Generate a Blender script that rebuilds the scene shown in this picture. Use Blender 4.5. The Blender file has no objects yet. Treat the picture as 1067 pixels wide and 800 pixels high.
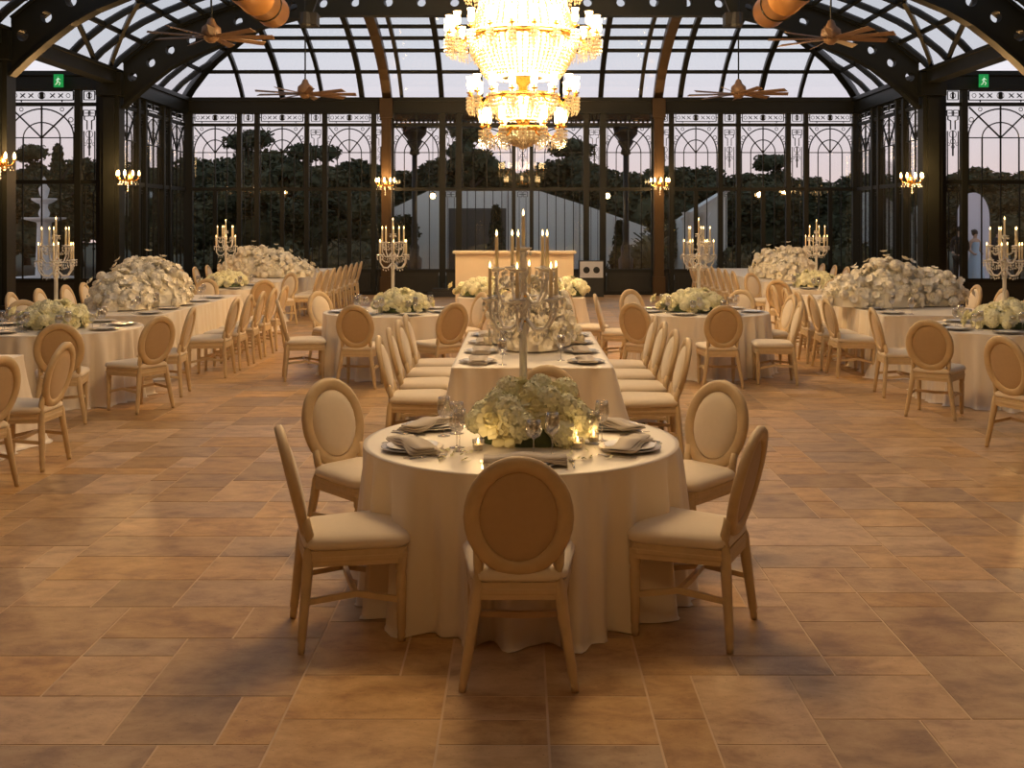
import bpy, math, random
from mathutils import Vector, Matrix
PI = math.pi
R = math.radians
scene = bpy.context.scene
COL = scene.collection

# ------------------------------------------------------------------ camera, sky, exposure
# level camera 1.9 m above the floor, looking along +Y
cam_d = bpy.data.cameras.new('camera')
cam = bpy.data.objects.new('camera', cam_d)
COL.objects.link(cam)
cam.location = (0, 0, 1.9)
cam.rotation_euler = (R(90), 0, 0)
cam_d.sensor_width = 36
cam_d.lens = 36 * 1130 / 1067
cam_d.shift_x = -9.5 / 1067
cam_d.shift_y = -167 / 1067
cam_d.clip_end = 400
scene.camera = cam
scene.view_settings.view_transform = 'Standard'
scene.view_settings.look = 'None'
scene.view_settings.gamma = 1
scene.view_settings.use_curve_mapping = False
scene.view_settings.exposure = 0.10
scene.cycles.use_denoising = True
scene.cycles.max_bounces = 10
scene.cycles.transparent_max_bounces = 24
scene.cycles.sample_clamp_indirect = 6.0
scene.cycles.caustics_reflective = False
scene.cycles.caustics_refractive = False

world = bpy.data.worlds.new('dusk_sky')
scene.world = world
world.use_nodes = True
wn, wl = world.node_tree.nodes, world.node_tree.links
bg = wn['Background']
tc = wn.new('ShaderNodeTexCoord')
sp = wn.new('ShaderNodeSeparateXYZ')
rp = wn.new('ShaderNodeValToRGB')
wl.new(tc.outputs['Generated'], sp.inputs[0])
wl.new(sp.outputs['Z'], rp.inputs[0])
wl.new(rp.outputs['Color'], bg.inputs['Color'])
e = rp.color_ramp.elements
e[0].position = 0.0; e[0].color = (0.74, 0.55, 0.52, 1)
e[1].position = 0.16; e[1].color = (0.66, 0.67, 0.72, 1)
e2 = rp.color_ramp.elements.new(0.07); e2.color = (0.70, 0.60, 0.63, 1)
e3 = rp.color_ramp.elements.new(0.6); e3.color = (0.22, 0.25, 0.30, 1)
bg.inputs['Strength'].default_value = 1.22

LAMP_W = 2.0          # one scale for every warm lamp in the hall
WARM = (1.0, 0.645, 0.29)

# ------------------------------------------------------------------ materials
def mat(name, col, rough=0.5, metal=0.0, trans=0.0, emit=None, estr=0.0, var=0.0, vscale=8.0, bump=0.0, bscale=60.0, sheen=0.0, spec=0.5, sub=0.0):
    m = bpy.data.materials.new(name)
    m.use_nodes = True
    n, l = m.node_tree.nodes, m.node_tree.links
    b = n['Principled BSDF']
    b.inputs['Base Color'].default_value = (*col, 1)
    b.inputs['Roughness'].default_value = rough
    b.inputs['Metallic'].default_value = metal
    b.inputs['Transmission Weight'].default_value = trans
    b.inputs['Specular IOR Level'].default_value = spec
    if sheen:
        b.inputs['Sheen Weight'].default_value = sheen
    if emit:
        b.inputs['Emission Color'].default_value = (*emit, 1)
        b.inputs['Emission Strength'].default_value = estr
    c = n.new('ShaderNodeTexCoord')
    if var:
        t = n.new('ShaderNodeTexNoise'); t.inputs['Scale'].default_value = vscale; t.inputs['Detail'].default_value = 4
        l.new(c.outputs['Object'], t.inputs['Vector'])
        mx = n.new('ShaderNodeMix'); mx.data_type = 'RGBA'
        mx.inputs['A'].default_value = (*[x * (1 - var) for x in col], 1)
        mx.inputs['B'].default_value = (*[min(1, x * (1 + var)) for x in col], 1)
        l.new(t.outputs['Fac'], mx.inputs['Factor'])
        l.new(mx.outputs['Result'], b.inputs['Base Color'])
    if bump:
        t2 = n.new('ShaderNodeTexNoise'); t2.inputs['Scale'].default_value = bscale; t2.inputs['Detail'].default_value = 3
        l.new(c.outputs['Object'], t2.inputs['Vector'])
        bp = n.new('ShaderNodeBump'); bp.inputs['Strength'].default_value = bump; bp.inputs['Distance'].default_value = 0.01
        l.new(t2.outputs['Fac'], bp.inputs['Height'])
        l.new(bp.outputs['Normal'], b.inputs['Normal'])
    return m

M = {}
M['iron'] = mat('painted_iron', (0.006, 0.0075, 0.006), 0.45, 0.0, var=0.3, vscale=3, spec=0.35)
M['bronze'] = mat('bronze_rib', (0.07, 0.040, 0.016), 0.45, 0.4, var=0.3, vscale=2)
M['copper'] = mat('copper_duct', (0.42, 0.20, 0.06), 0.40, 0.45, var=0.25, vscale=3)
M['wood'] = mat('bleached_oak', (0.60, 0.44, 0.245), 0.5, var=0.18, vscale=14, bump=0.15, bscale=40)
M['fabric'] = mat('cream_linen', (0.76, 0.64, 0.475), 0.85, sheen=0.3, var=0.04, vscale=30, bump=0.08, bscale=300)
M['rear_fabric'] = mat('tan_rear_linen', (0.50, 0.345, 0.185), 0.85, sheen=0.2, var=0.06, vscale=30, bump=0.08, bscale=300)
M['cloth'] = mat('satin_tablecloth', (0.80, 0.70, 0.56), 0.40, sheen=0.3, bump=0.05, bscale=200)
M['napkin'] = mat('napkin_linen', (0.60, 0.51, 0.40), 0.8, sheen=0.2, bump=0.1, bscale=200)
M['china'] = mat('china', (0.80, 0.76, 0.70), 0.15)
M['charger'] = mat('pewter_charger', (0.50, 0.43, 0.35), 0.28, 0.5)
M['steel'] = mat('cutlery_steel', (0.72, 0.68, 0.62), 0.18, 1.0)
M['gold'] = mat('gilt_metal', (0.90, 0.55, 0.16), 0.25, 1.0)
M['crystal'] = mat('crystal', (1.0, 0.95, 0.86), 0.12, 0.0, trans=0.22, spec=0.8)
M['glassware'] = None
M['wax'] = mat('ivory_wax', (0.86, 0.74, 0.50), 0.5)
M['flame'] = mat('candle_flame', (1, 0.8, 0.4), 0.5, emit=(1.0, 0.62, 0.22), estr=9)
M['bulb'] = mat('lit_bulb', (1, 0.9, 0.7), 0.4, emit=(1.0, 0.66, 0.28), estr=12)
M['rose'] = mat('cream_rose', (0.96, 0.88, 0.58), 0.65, var=0.10, vscale=12)
M['hydrangea'] = mat('hydrangea_white', (0.93, 0.87, 0.58), 0.7, var=0.15, vscale=18)
M['orchid'] = mat('orchid_white', (0.93, 0.86, 0.70), 0.6, var=0.06, vscale=9)
M['leaf'] = mat('leaf_green', (0.10, 0.13, 0.045), 0.6, var=0.4, vscale=20)
M['tree'] = mat('tree_leaves', (0.050, 0.060, 0.028), 0.8, var=0.5, vscale=0.6)
M['tree2'] = mat('tree_leaves_pale', (0.080, 0.082, 0.038), 0.8, var=0.4, vscale=0.6)
M['bark'] = mat('bark', (0.05, 0.04, 0.03), 0.9, var=0.3)
M['lawn'] = mat('lawn', (0.035, 0.045, 0.022), 0.95, var=0.4, vscale=2, bump=0.5, bscale=30)
M['stone'] = mat('white_stone', (0.72, 0.72, 0.74), 0.7, var=0.1)
M['marquee'] = mat('marquee_canvas', (0.80, 0.83, 0.84), 0.7, var=0.04, vscale=1)
M['marquee_dark'] = mat('marquee_screen', (0.10, 0.095, 0.085), 0.8, var=0.3, vscale=30)
M['bar'] = mat('bar_panel', (0.74, 0.62, 0.46), 0.6, var=0.04, vscale=4)
M['wall_lamp_iron'] = mat('lamp_iron', (0.03, 0.03, 0.028), 0.5, 0.3)
M['green'] = mat('exit_green', (0.01, 0.35, 0.08), 0.4, emit=(0.02, 0.75, 0.18), estr=0.2)
M['white_sign'] = mat('exit_white', (0.8, 0.95, 0.85), 0.4, emit=(0.6, 0.95, 0.7), estr=0.3)
M['skin'] = mat('skin', (0.55, 0.36, 0.26), 0.6)
M['hair'] = mat('dark_hair', (0.02, 0.014, 0.01), 0.6)
M['gown'] = mat('pale_blue_gown', (0.42, 0.55, 0.70), 0.6, sheen=0.3)
M['suit'] = mat('dark_suit', (0.015, 0.016, 0.02), 0.8)
M['veil'] = mat('white_backdrop', (0.82, 0.80, 0.92), 0.8)
M['black'] = mat('black_plastic', (0.02, 0.02, 0.02), 0.5)
M['fan'] = mat('fan_wood', (0.20, 0.115, 0.06), 0.5, var=0.2)
M['kick'] = mat('kick_panel', (0.014, 0.015, 0.014), 0.4, 0.0, var=0.3)

def glass_mat(name, tint=(1, 1, 1), gloss=0.06, rough=0.02, white=0.0):
    m = bpy.data.materials.new(name); m.use_nodes = True
    n, l = m.node_tree.nodes, m.node_tree.links
    n.clear()
    out = n.new('ShaderNodeOutputMaterial')
    tr = n.new('ShaderNodeBsdfTransparent'); tr.inputs[0].default_value = (*tint, 1)
    gl = n.new('ShaderNodeBsdfGlossy'); gl.inputs['Roughness'].default_value = rough
    gl.inputs[0].default_value = (1, 1, 1, 1)
    lw = n.new('ShaderNodeLayerWeight'); lw.inputs[0].default_value = 0.12
    ad = n.new('ShaderNodeMath'); ad.operation = 'ADD'; ad.inputs[1].default_value = gloss; ad.use_clamp = True
    l.new(lw.outputs['Facing'], ad.inputs[0])
    mx = n.new('ShaderNodeMixShader')
    l.new(ad.outputs[0], mx.inputs[0]); l.new(tr.outputs[0], mx.inputs[1]); l.new(gl.outputs[0], mx.inputs[2])
    if white:
        df = n.new('ShaderNodeBsdfTranslucent'); df.inputs[0].default_value = (0.95, 0.95, 1, 1)
        m2 = n.new('ShaderNodeMixShader'); m2.inputs[0].default_value = white
        l.new(mx.outputs[0], m2.inputs[1]); l.new(df.outputs[0], m2.inputs[2])
        l.new(m2.outputs[0], out.inputs[0])
    else:
        l.new(mx.outputs[0], out.inputs[0])
    return m
M['pane'] = glass_mat('window_glass', (0.93, 0.94, 0.93), 0.035)
M['roofglass'] = glass_mat('roof_glass', (0.95, 0.96, 0.97), 0.02, white=0.10)
M['glassware'] = glass_mat('wine_glass', (0.90, 0.89, 0.88), 0.16, 0.04)

def lit_crystal():
    m = bpy.data.materials.new('lit_crystal_strands'); m.use_nodes = True
    n, l = m.node_tree.nodes, m.node_tree.links
    n.clear()
    out = n.new('ShaderNodeOutputMaterial')
    t = n.new('ShaderNodeBsdfTranslucent'); t.inputs[0].default_value = (1, 0.93, 0.80, 1)
    g = n.new('ShaderNodeBsdfGlossy'); g.inputs['Roughness'].default_value = 0.15
    d = n.new('ShaderNodeBsdfDiffuse'); d.inputs[0].default_value = (0.9, 0.8, 0.6, 1)
    a = n.new('ShaderNodeMixShader'); a.inputs[0].default_value = 0.3
    b = n.new('ShaderNodeMixShader'); b.inputs[0].default_value = 0.25
    l.new(t.outputs[0], a.inputs[1]); l.new(d.outputs[0], a.inputs[2])
    l.new(a.outputs[0], b.inputs[1]); l.new(g.outputs[0], b.inputs[2]); l.new(b.outputs[0], out.inputs[0])
    return m
M['strands'] = lit_crystal()

def floor_mat():
    m = bpy.data.materials.new('travertine_tiles'); m.use_nodes = True
    n, l = m.node_tree.nodes, m.node_tree.links
    b = n['Principled BSDF']
    at = n.new('ShaderNodeAttribute'); at.attribute_name = 'tile'
    c = n.new('ShaderNodeTexCoord')
    ad = n.new('ShaderNodeVectorMath'); ad.operation = 'MULTIPLY_ADD'
    ad.inputs[1].default_value = (40, 40, 40)
    l.new(at.outputs['Color'], ad.inputs[0]); l.new(c.outputs['Object'], ad.inputs[2])
    mp = n.new('ShaderNodeMapping'); mp.inputs['Scale'].default_value = (1.9, 2.9, 1)
    l.new(ad.outputs[0], mp.inputs[0])
    n1 = n.new('ShaderNodeTexNoise'); n1.inputs['Scale'].default_value = 2.4; n1.inputs['Detail'].default_value = 9; n1.inputs['Roughness'].default_value = 0.66; n1.inputs['Distortion'].default_value = 0.25
    l.new(mp.outputs[0], n1.inputs['Vector'])
    r1 = n.new('ShaderNodeValToRGB')
    r1.color_ramp.elements[0].position = 0.32; r1.color_ramp.elements[0].color = (0.33, 0.175, 0.068, 1)
    r1.color_ramp.elements[1].position = 0.68; r1.color_ramp.elements[1].color = (0.66, 0.43, 0.205, 1)
    k = r1.color_ramp.elements.new(0.5); k.color = (0.53, 0.32, 0.14, 1)
    l.new(n1.outputs['Fac'], r1.inputs[0])
    sx = n.new('ShaderNodeSeparateColor'); l.new(at.outputs['Color'], sx.inputs[0])
    mr = n.new('ShaderNodeMapRange'); mr.inputs['To Min'].default_value = 0.70; mr.inputs['To Max'].default_value = 1.10
    l.new(sx.outputs['Red'], mr.inputs['Value'])
    hv = n.new('ShaderNodeHueSaturation')
    ms = n.new('ShaderNodeMapRange'); ms.inputs['To Min'].default_value = 0.86; ms.inputs['To Max'].default_value = 1.10
    l.new(sx.outputs['Green'], ms.inputs['Value'])
    l.new(ms.outputs[0], hv.inputs['Saturation'])
    l.new(mr.outputs[0], hv.inputs['Value'])
    l.new(r1.outputs['Color'], hv.inputs['Color'])
    # pits
    v = n.new('ShaderNodeTexNoise'); v.inputs['Scale'].default_value = 38; v.inputs['Detail'].default_value = 2
    l.new(mp.outputs[0], v.inputs['Vector'])
    rv = n.new('ShaderNodeValToRGB'); rv.color_ramp.elements[0].position = 0.25; rv.color_ramp.elements[0].color = (0.35, 0.3, 0.25, 1); rv.color_ramp.elements[1].position = 0.33; rv.color_ramp.elements[1].color = (1, 1, 1, 1)
    l.new(v.outputs['Fac'], rv.inputs[0])
    mu = n.new('ShaderNodeMix'); mu.data_type = 'RGBA'; mu.blend_type = 'MULTIPLY'; mu.inputs['Factor'].default_value = 0.7
    l.new(hv.outputs[0], mu.inputs['A']); l.new(rv.outputs[0], mu.inputs['B'])
    l.new(mu.outputs['Result'], b.inputs['Base Color'])
    rr = n.new('ShaderNodeMapRange'); rr.inputs['To Min'].default_value = 0.28; rr.inputs['To Max'].default_value = 0.50
    l.new(n1.outputs['Fac'], rr.inputs['Value']); l.new(rr.outputs[0], b.inputs['Roughness'])
    bp = n.new('ShaderNodeBump'); bp.inputs['Strength'].default_value = 0.25; bp.inputs['Distance'].default_value = 0.01
    l.new(n1.outputs['Fac'], bp.inputs['Height']); l.new(bp.outputs[0], b.inputs['Normal'])
    return m
M['floor'] = floor_mat()
M['plaster'] = mat('warm_plaster', (0.30, 0.22, 0.14), 0.8, var=0.1, vscale=1)
M['grout'] = mat('grout', (0.66, 0.48, 0.30), 0.8, var=0.2, vscale=3)

# ------------------------------------------------------------------ mesh helpers
class MB:
    """collects faces; build() links them as ONE mesh object"""
    def __init__(s):
        s.v = []; s.f = []
    def add(s, vs, fs):
        o = len(s.v)
        s.v += [tuple(p) for p in vs]
        s.f += [tuple(i + o for i in q) for q in fs]
        return s
    def box(s, x0, x1, y0, y1, z0, z1):
        return s.add([(x0, y0, z0), (x1, y0, z0), (x1, y1, z0), (x0, y1, z0), (x0, y0, z1), (x1, y0, z1), (x1, y1, z1), (x0, y1, z1)],
                     [(0, 3, 2, 1), (4, 5, 6, 7), (0, 1, 5, 4), (1, 2, 6, 5), (2, 3, 7, 6), (3, 0, 4, 7)])
    def bar(s, p, q, w, h, up=(0, 0, 1)):
        return s.path([p, q], w, h, up)
    def path(s, pts, w, h, up=(0, 0, 1), close=False):
        """rectangular section w (sideways) x h (along up) swept along pts"""
        P = [Vector(p) for p in pts]; n = len(P); U = Vector(up); vs = []
        for i in range(n):
            a = P[i - 1] if (i > 0 or close) else P[i]
            b = P[(i + 1) % n] if (i < n - 1 or close) else P[i]
            t = (b - a).normalized()
            sd = t.cross(U)
            if sd.length < 1e-4: sd = t.cross(Vector((0.3, 1, 0)))
            sd.normalize(); u = sd.cross(t).normalized()
            for k, j in ((-1, -1), (1, -1), (1, 1), (-1, 1)):
                vs.append(P[i] + sd * (k * w / 2) + u * (j * h / 2))
        fs = []
        m = n if close else n - 1
        for i in range(m):
            a, b = i * 4, ((i + 1) % n) * 4
            for j in range(4):
                fs.append((a + j, a + (j + 1) % 4, b + (j + 1) % 4, b + j))
        if not close:
            fs += [(3, 2, 1, 0), tuple((n - 1) * 4 + j for j in range(4))]
        return s.add(vs, fs)
    def tube(s, pts, rad, n=8, close=False, caps=True, flat=1.0, up=(0, 0, 1)):
        P = [Vector(p) for p in pts]; m = len(P)
        rr = rad if isinstance(rad, (list, tuple)) else [rad] * m
        vs = []; U = Vector(up)
        for i in range(m):
            a = P[i - 1] if (i > 0 or close) else P[i]
            b = P[(i + 1) % m] if (i < m - 1 or close) else P[i]
            t = (b - a).normalized()
            sd = t.cross(U)
            if sd.length < 1e-3: sd = t.cross(Vector((0, 1, 0)))
            if sd.length < 1e-3: sd = Vector((1, 0, 0))
            sd.normalize(); u = sd.cross(t).normalized()
            for k in range(n):
                an = 2 * PI * k / n
                vs.append(P[i] + sd * (math.cos(an) * rr[i]) + u * (math.sin(an) * rr[i] * flat))
        fs = []
        for i in range(m if close else m - 1):
            a, b = i * n, ((i + 1) % m) * n
            for k in range(n):
                fs.append((a + k, a + (k + 1) % n, b + (k + 1) % n, b + k))
        if caps and not close:
            fs += [tuple(range(n))[::-1], tuple((m - 1) * n + k for k in range(n))]
        return s.add(vs, fs)
    def lathe(s, prof, n=16, c=(0, 0, 0), sx=1.0, sy=1.0):
        """prof: (r, z) pairs from bottom to top"""
        vs = []
        for r, z in prof:
            for k in range(n):
                a = 2 * PI * k / n
                vs.append((c[0] + math.cos(a) * r * sx, c[1] + math.sin(a) * r * sy, c[2] + z))
        fs = []
        for i in range(len(prof) - 1):
            for k in range(n):
                fs.append((i * n + k, i * n + (k + 1) % n, (i + 1) * n + (k + 1) % n, (i + 1) * n + k))
        if prof[0][0] > 1e-4: fs.append(tuple(range(n))[::-1])
        if prof[-1][0] > 1e-4: fs.append(tuple((len(prof) - 1) * n + k for k in range(n)))
        return s.add(vs, fs)
    def prism(s, pts, axis, h):
        """pts: 3D outline, extruded by vector axis*h"""
        A = Vector(axis) * h; n = len(pts)
        P = [Vector(p) for p in pts]
        return s.add([p - A / 2 for p in P] + [p + A / 2 for p in P],
                     [tuple(range(n))[::-1], tuple(range(n, 2 * n))] + [(i, (i + 1) % n, n + (i + 1) % n, n + i) for i in range(n)])
    def xf(s, mtx):
        s.v = [tuple(mtx @ Vector(p)) for p in s.v]; return s
    def join(s, o, mtx=None):
        return s.add([(mtx @ Vector(p)) for p in o.v] if mtx else o.v, o.f)
    def mesh(s, name, m, smooth=False):
        me = bpy.data.meshes.new(name)
        me.from_pydata(s.v, [], s.f)
        me.materials.append(M[m] if isinstance(m, str) else m)
        if smooth:
            me.polygons.foreach_set('use_smooth', [True] * len(me.polygons))
        me.update()
        return me
    def build(s, name, m, parent=None, smooth=False, label=None, kind=None):
        o = bpy.data.objects.new(name, s.mesh(name, m, smooth))
        COL.objects.link(o)
        if parent: o.parent = parent
        if label: o['label'] = label
        if kind: o['kind'] = kind
        return o

def put(name, me, parent=None, loc=None, rot=None, scale=None, kind=None, label=None):
    o = bpy.data.objects.new(name, me); COL.objects.link(o)
    if parent: o.parent = parent
    if loc: o.location = loc
    if rot: o.rotation_euler = rot
    if scale: o.scale = scale
    if kind: o['kind'] = kind
    if label: o['label'] = label
    return o

def tag(o, label, cat, group=None, kind=None):
    o['label'] = label; o['category'] = cat
    if group: o['group'] = group
    if kind: o['kind'] = kind
    return o

def empty(name, loc=(0, 0, 0), rz=0.0):
    o = bpy.data.objects.new(name, None); COL.objects.link(o)
    o.empty_display_size = 0.1
    o.location = loc; o.rotation_euler = (0, 0, rz)
    return o

def struct(mb, name, m, parent=None, smooth=False):
    o = mb.build(name, m, parent, smooth)
    if not parent: o['kind'] = 'structure'
    return o

KIDS = {}
def kids(o):
    return [c for c in COL.objects if c.parent == o]
def copy_tree(o, parent=None):
    if o.name not in KIDS: KIDS[o.name] = kids(o)
    c = o.copy(); COL.objects.link(c)
    if parent: c.parent = parent
    for ch in KIDS[o.name]: copy_tree(ch, c)
    return c
class Proto:
    """first place() hands out the original, later ones copies of it"""
    def __init__(s, root): s.root = root; s.used = False
    def place(s, loc, rz, label, cat, group=None):
        o = copy_tree(s.root) if s.used else s.root
        if not s.used:
            s.used = True
            def note(q):
                KIDS[q.name] = kids(q)
                for c in KIDS[q.name]: note(c)
            note(s.root)
        o.location = loc; o.rotation_euler = (0, 0, rz)
        return tag(o, label, cat, group)

def face_to(dx, dy):
    """rotation that turns local +Y to (dx, dy)"""
    return math.atan2(dy, dx) - PI / 2

def lerp_pts(tab, x):
    for (a, b), (c, d) in zip(tab, tab[1:]):
        if x <= c: return b + (d - b) * (x - a) / (c - a)
    return tab[-1][1]

# ------------------------------------------------------------------ floor
rnd = random.Random(11)
def build_floor():
    U = 0.2035
    x0, y0 = -14.0, -5.0
    nx, ny = int(28 / U), int(34.6 / U)
    x0 = -nx * U / 2
    occ = [[False] * nx for _ in range(ny)]
    mods = [(3, 2), (2, 2), (3, 2), (3, 3), (2, 3), (4, 2), (2, 2), (3, 2), (4, 3), (2, 1)]
    vs, fs, cols = [], [], []
    g = 0.0048
    for j in range(ny):
        for i in range(nx):
            if occ[j][i]: continue
            opts = mods[:]; rnd.shuffle(opts)
            for (a, b) in opts + [(2, 1), (1, 2), (1, 1)]:
                if i + a <= nx and j + b <= ny and all(not occ[j + q][i + p] for q in range(b) for p in range(a)):
                    break
            else:
                continue
            for q in range(b):
                for p in range(a): occ[j + q][i + p] = True
            xa, xb, ya, yb = x0 + i * U + g, x0 + (i + a) * U - g, y0 + j * U + g, y0 + (j + b) * U - g
            o = len(vs)
            vs += [(xa, ya, 0), (xb, ya, 0), (xb, yb, 0), (xa, yb, 0), (xa, ya, -.006), (xb, ya, -.006), (xb, yb, -.006), (xa, yb, -.006)]
            fs += [(o, o + 1, o + 2, o + 3)] + [(o + k, o + 4 + k, o + 4 + (k + 1) % 4, o + (k + 1) % 4) for k in range(4)]
            r = rnd.random()
            r = r ** 0.6
            cols += [(r, rnd.random(), rnd.random(), 1)] * 5
    me = bpy.data.meshes.new('floor')
    me.from_pydata(vs, [], fs)
    me.materials.append(M['floor'])
    at = me.color_attributes.new('tile', 'FLOAT_COLOR', 'CORNER')
    li = 0
    flat = []
    for p, c in zip(me.polygons, cols):
        for _ in range(p.loop_total): flat += list(c)
    at.data.foreach_set('color', flat)
    me.update()
    f = bpy.data.objects.new('floor', me); COL.objects.link(f); f['kind'] = 'structure'
    MB().box(-14.2, 14.2, -5, 30, -.12, -.0020).build('grout_bed', 'grout', f)
build_floor()

# ------------------------------------------------------------------ the glass walls
ZT, ZC = 2.82, 4.88          # transom, underside of the cornice
class Wall2D:
    """maps (u, z, out) to the world: origin + u*U + out*N"""
    def __init__(s, o, U, N): s.o = Vector(o); s.U = Vector(U); s.N = Vector(N)
    def p(s, u, z, n=0.0): return s.o + s.U * u + s.N * n + Vector((0, 0, z))
    def bar(s, mb, a, b, w, t=0.04, n=0.0):
        mb.path([s.p(a[0], a[1], n), s.p(b[0], b[1], n)], t, w, up=s._up(a, b))
    def _up(s, a, b):
        # vector in the wall plane, square to the bar
        d = s.U * (b[0] - a[0]) + Vector((0, 0, b[1] - a[1]))
        return d.cross(s.N)
    def curve(s, mb, pts, w, t=0.03, close=False, n=0.0):
        P = [s.p(u, z, n) for u, z in pts]
        mb.tube(P, w / 2, 4, close=close, up=s.N)
    def rect(s, mb, u0, u1, z0, z1, w, t=0.03):
        s.bar(mb, (u0, z0), (u1, z0), w, t); s.bar(mb, (u0, z1), (u1, z1), w, t)
        s.bar(mb, (u0, z0), (u0, z1), w, t); s.bar(mb, (u1, z0), (u1, z1), w, t)
    def slab(s, mb, u0, u1, z0, z1, t=0.1, n=0.0):
        a = [s.p(u0, z0, n), s.p(u1, z0, n), s.p(u1, z1, n), s.p(u0, z1, n)]
        mb.prism(a, s.N, t)

win_no = [0]
def circ(cu, cz, r, n=14, a0=0, a1=2 * PI, sx=1.0):
    return [(cu + math.cos(a0 + (a1 - a0) * k / n) * r * sx, cz + math.sin(a0 + (a1 - a0) * k / n) * r) for k in range(n + 1)]

def wide_window(W, u0, u1, door='heavy', low=True):
    win_no[0] += 1
    root = MB(); c = (u0 + u1) / 2; hw = (u1 - u0) / 2; k = hw / 0.615
    # frame rails
    W.slab(root, u0, u1, 4.50, 4.58, .07); W.slab(root, u0, u1, ZT - .045, ZT + .045, .09)
    W.slab(root, u0, u1, .60, .69, .07); W.slab(root, u0, u1, 0, .10, .09)
    if door == 'heavy': W.slab(root, c - .055, c + .055, .1, ZT, .07)
    fr = struct(root, 'window_%d' % win_no[0], 'iron')
    t = MB()
    # fanlight
    zs = 3.80
    W.curve(t, circ(c, zs, .64, 20, 0, PI, sx=.585 * k / .64), .032)
    W.curve(t, circ(c, zs, .34, 14, 0, PI, sx=k * .98), .028)
    W.bar(t, (u0, zs), (u1, zs), .022)
    W.bar(t, (c, ZT), (c, 4.50), .026)
    for s in (-1, 1):
        W.bar(t, (c, zs), (c + s * hw * .93, 4.48), .026)
        W.bar(t, (c + s * .585 * k, ZT), (c + s * .585 * k, zs), .02)
        W.bar(t, (c + s * .335 * k, ZT), (c + s * .335 * k, zs), .02)
        W.curve(t, circ(c + s * hw * .86, 4.20, .05), .016)
        W.curve(t, circ(c + s * hw * .60, 4.43, .04), .016)
        W.curve(t, circ(c + s * hw * .93, 4.06, .035), .016)
    t.build('fanlight_tracery', 'iron', fr)
    f = MB()
    # frieze with a framed ornament
    W.rect(f, u0 + .05, u1 - .05, 4.635, 4.835, .02)
    W.bar(f, (u0, 4.735), (u0 + .05, 4.735), .015); W.bar(f, (u1 - .05, 4.735), (u1, 4.735), .015)
    W.slab(f, c - .045, c + .045, 4.67, 4.80, .02)
    W.curve(f, circ(c, 4.735, .075), .016)
    for s in (-1, 1):
        for q in (.32, .56):
            W.bar(f, (c + s * (hw * q - .05), 4.69), (c + s * (hw * q + .05), 4.78), .013)
            W.bar(f, (c + s * (hw * q - .05), 4.78), (c + s * (hw * q + .05), 4.69), .013)
        W.curve(f, circ(c + s * hw * .78, 4.735, .045, 8), .014)
        W.bar(f, (c + s * hw * .60, 4.835), (c + s * hw * .60, 4.88), .014)
        W.bar(f, (c + s * hw * .60, 4.59), (c + s * hw * .60, 4.635), .014)
    f.build('frieze_ornament', 'iron', fr)
    b = MB()
    nb = 3 if door == 'bars' else 1
    us = [c + hw * q for q in ((-.78, -.45, -.1, .25, .6, .85) if door == 'bars' else (-.5, .5) if door == 'heavy' else (-.56, 0, .56))]
    for u in us: W.bar(b, (u, .69), (u, ZT), .022)
    b.build('glazing_bar', 'iron', fr)
    g = MB(); W.slab(g, u0, u1, .6, ZC, .006); g.build('glass_pane', 'pane', fr)
    kp = MB(); W.slab(kp, u0 + .02, u1 - .02, .1, .6, .04); W.slab(kp, u0 + .12, u1 - .12, .18, .52, .06); kp.build('kick_panel', 'kick', fr)
    return fr

def narrow_window(W, u0, u1):
    win_no[0] += 1
    c = (u0 + u1) / 2; hw = (u1 - u0) / 2
    root = MB()
    W.slab(root, u0, u1, 4.50, 4.58, .07); W.slab(root, u0, u1, ZT - .045, ZT + .045, .09)
    W.slab(root, u0, u1, .60, .69, .07); W.slab(root, u0, u1, 0, .10, .09)
    fr = struct(root, 'window_%d' % win_no[0], 'iron')
    t = MB()
    W.rect(t, c - hw * .68, c + hw * .68, 4.64, 4.83, .016); W.curve(t, circ(c, 4.735, .06, 10), .016); W.slab(t, c - .022, c + .022, 4.66, 4.81, .02)
    # pendant scroll of nested key shapes
    for zz in (4.28, 2.62):
        W.rect(t, c - .13, c - .015, zz, zz + .13, .014); W.rect(t, c + .015, c + .13, zz, zz + .13, .014)
        W.bar(t, (c - .10, zz + .065), (c + .10, zz + .065), .014)
    W.bar(t, (c - .11, 4.28), (c - .11, 4.20), .014); W.bar(t, (c + .11, 4.28), (c + .11, 4.20), .014)
    W.bar(t, (c - .11, 4.20), (c - .05, 4.18), .014); W.bar(t, (c + .11, 4.20), (c + .05, 4.18), .014)
    W.bar(t, (c - .05, 4.18), (c - .05, 3.98), .014); W.bar(t, (c + .05, 4.18), (c + .05, 3.98), .014)
    W.curve(t, circ(c, 3.88, .08, 10), .014); W.curve(t, circ(c, 3.72, .055, 10), .014); W.curve(t, circ(c, 3.60, .035, 8), .014)
    W.slab(t, c - .015, c + .015, 3.40, 3.95, .02)
    for s in (-1, 1):
        W.bar(t, (c + s * .12, ZT), (c + s * .12, 3.95), .014); W.curve(t, circ(c + s * .09, 3.66, .03, 8), .012)
        W.bar(t, (c + s * .09, .69), (c + s * .09, 2.60), .014)
    t.build('scroll_tracery', 'iron', fr)
    g = MB(); W.slab(g, u0, u1, .6, ZC, .006); g.build('glass_pane', 'pane', fr)
    kp = MB(); W.slab(kp, u0 + .02, u1 - .02, .1, .6, .04); kp.build('kick_panel', 'kick', fr)

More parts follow.
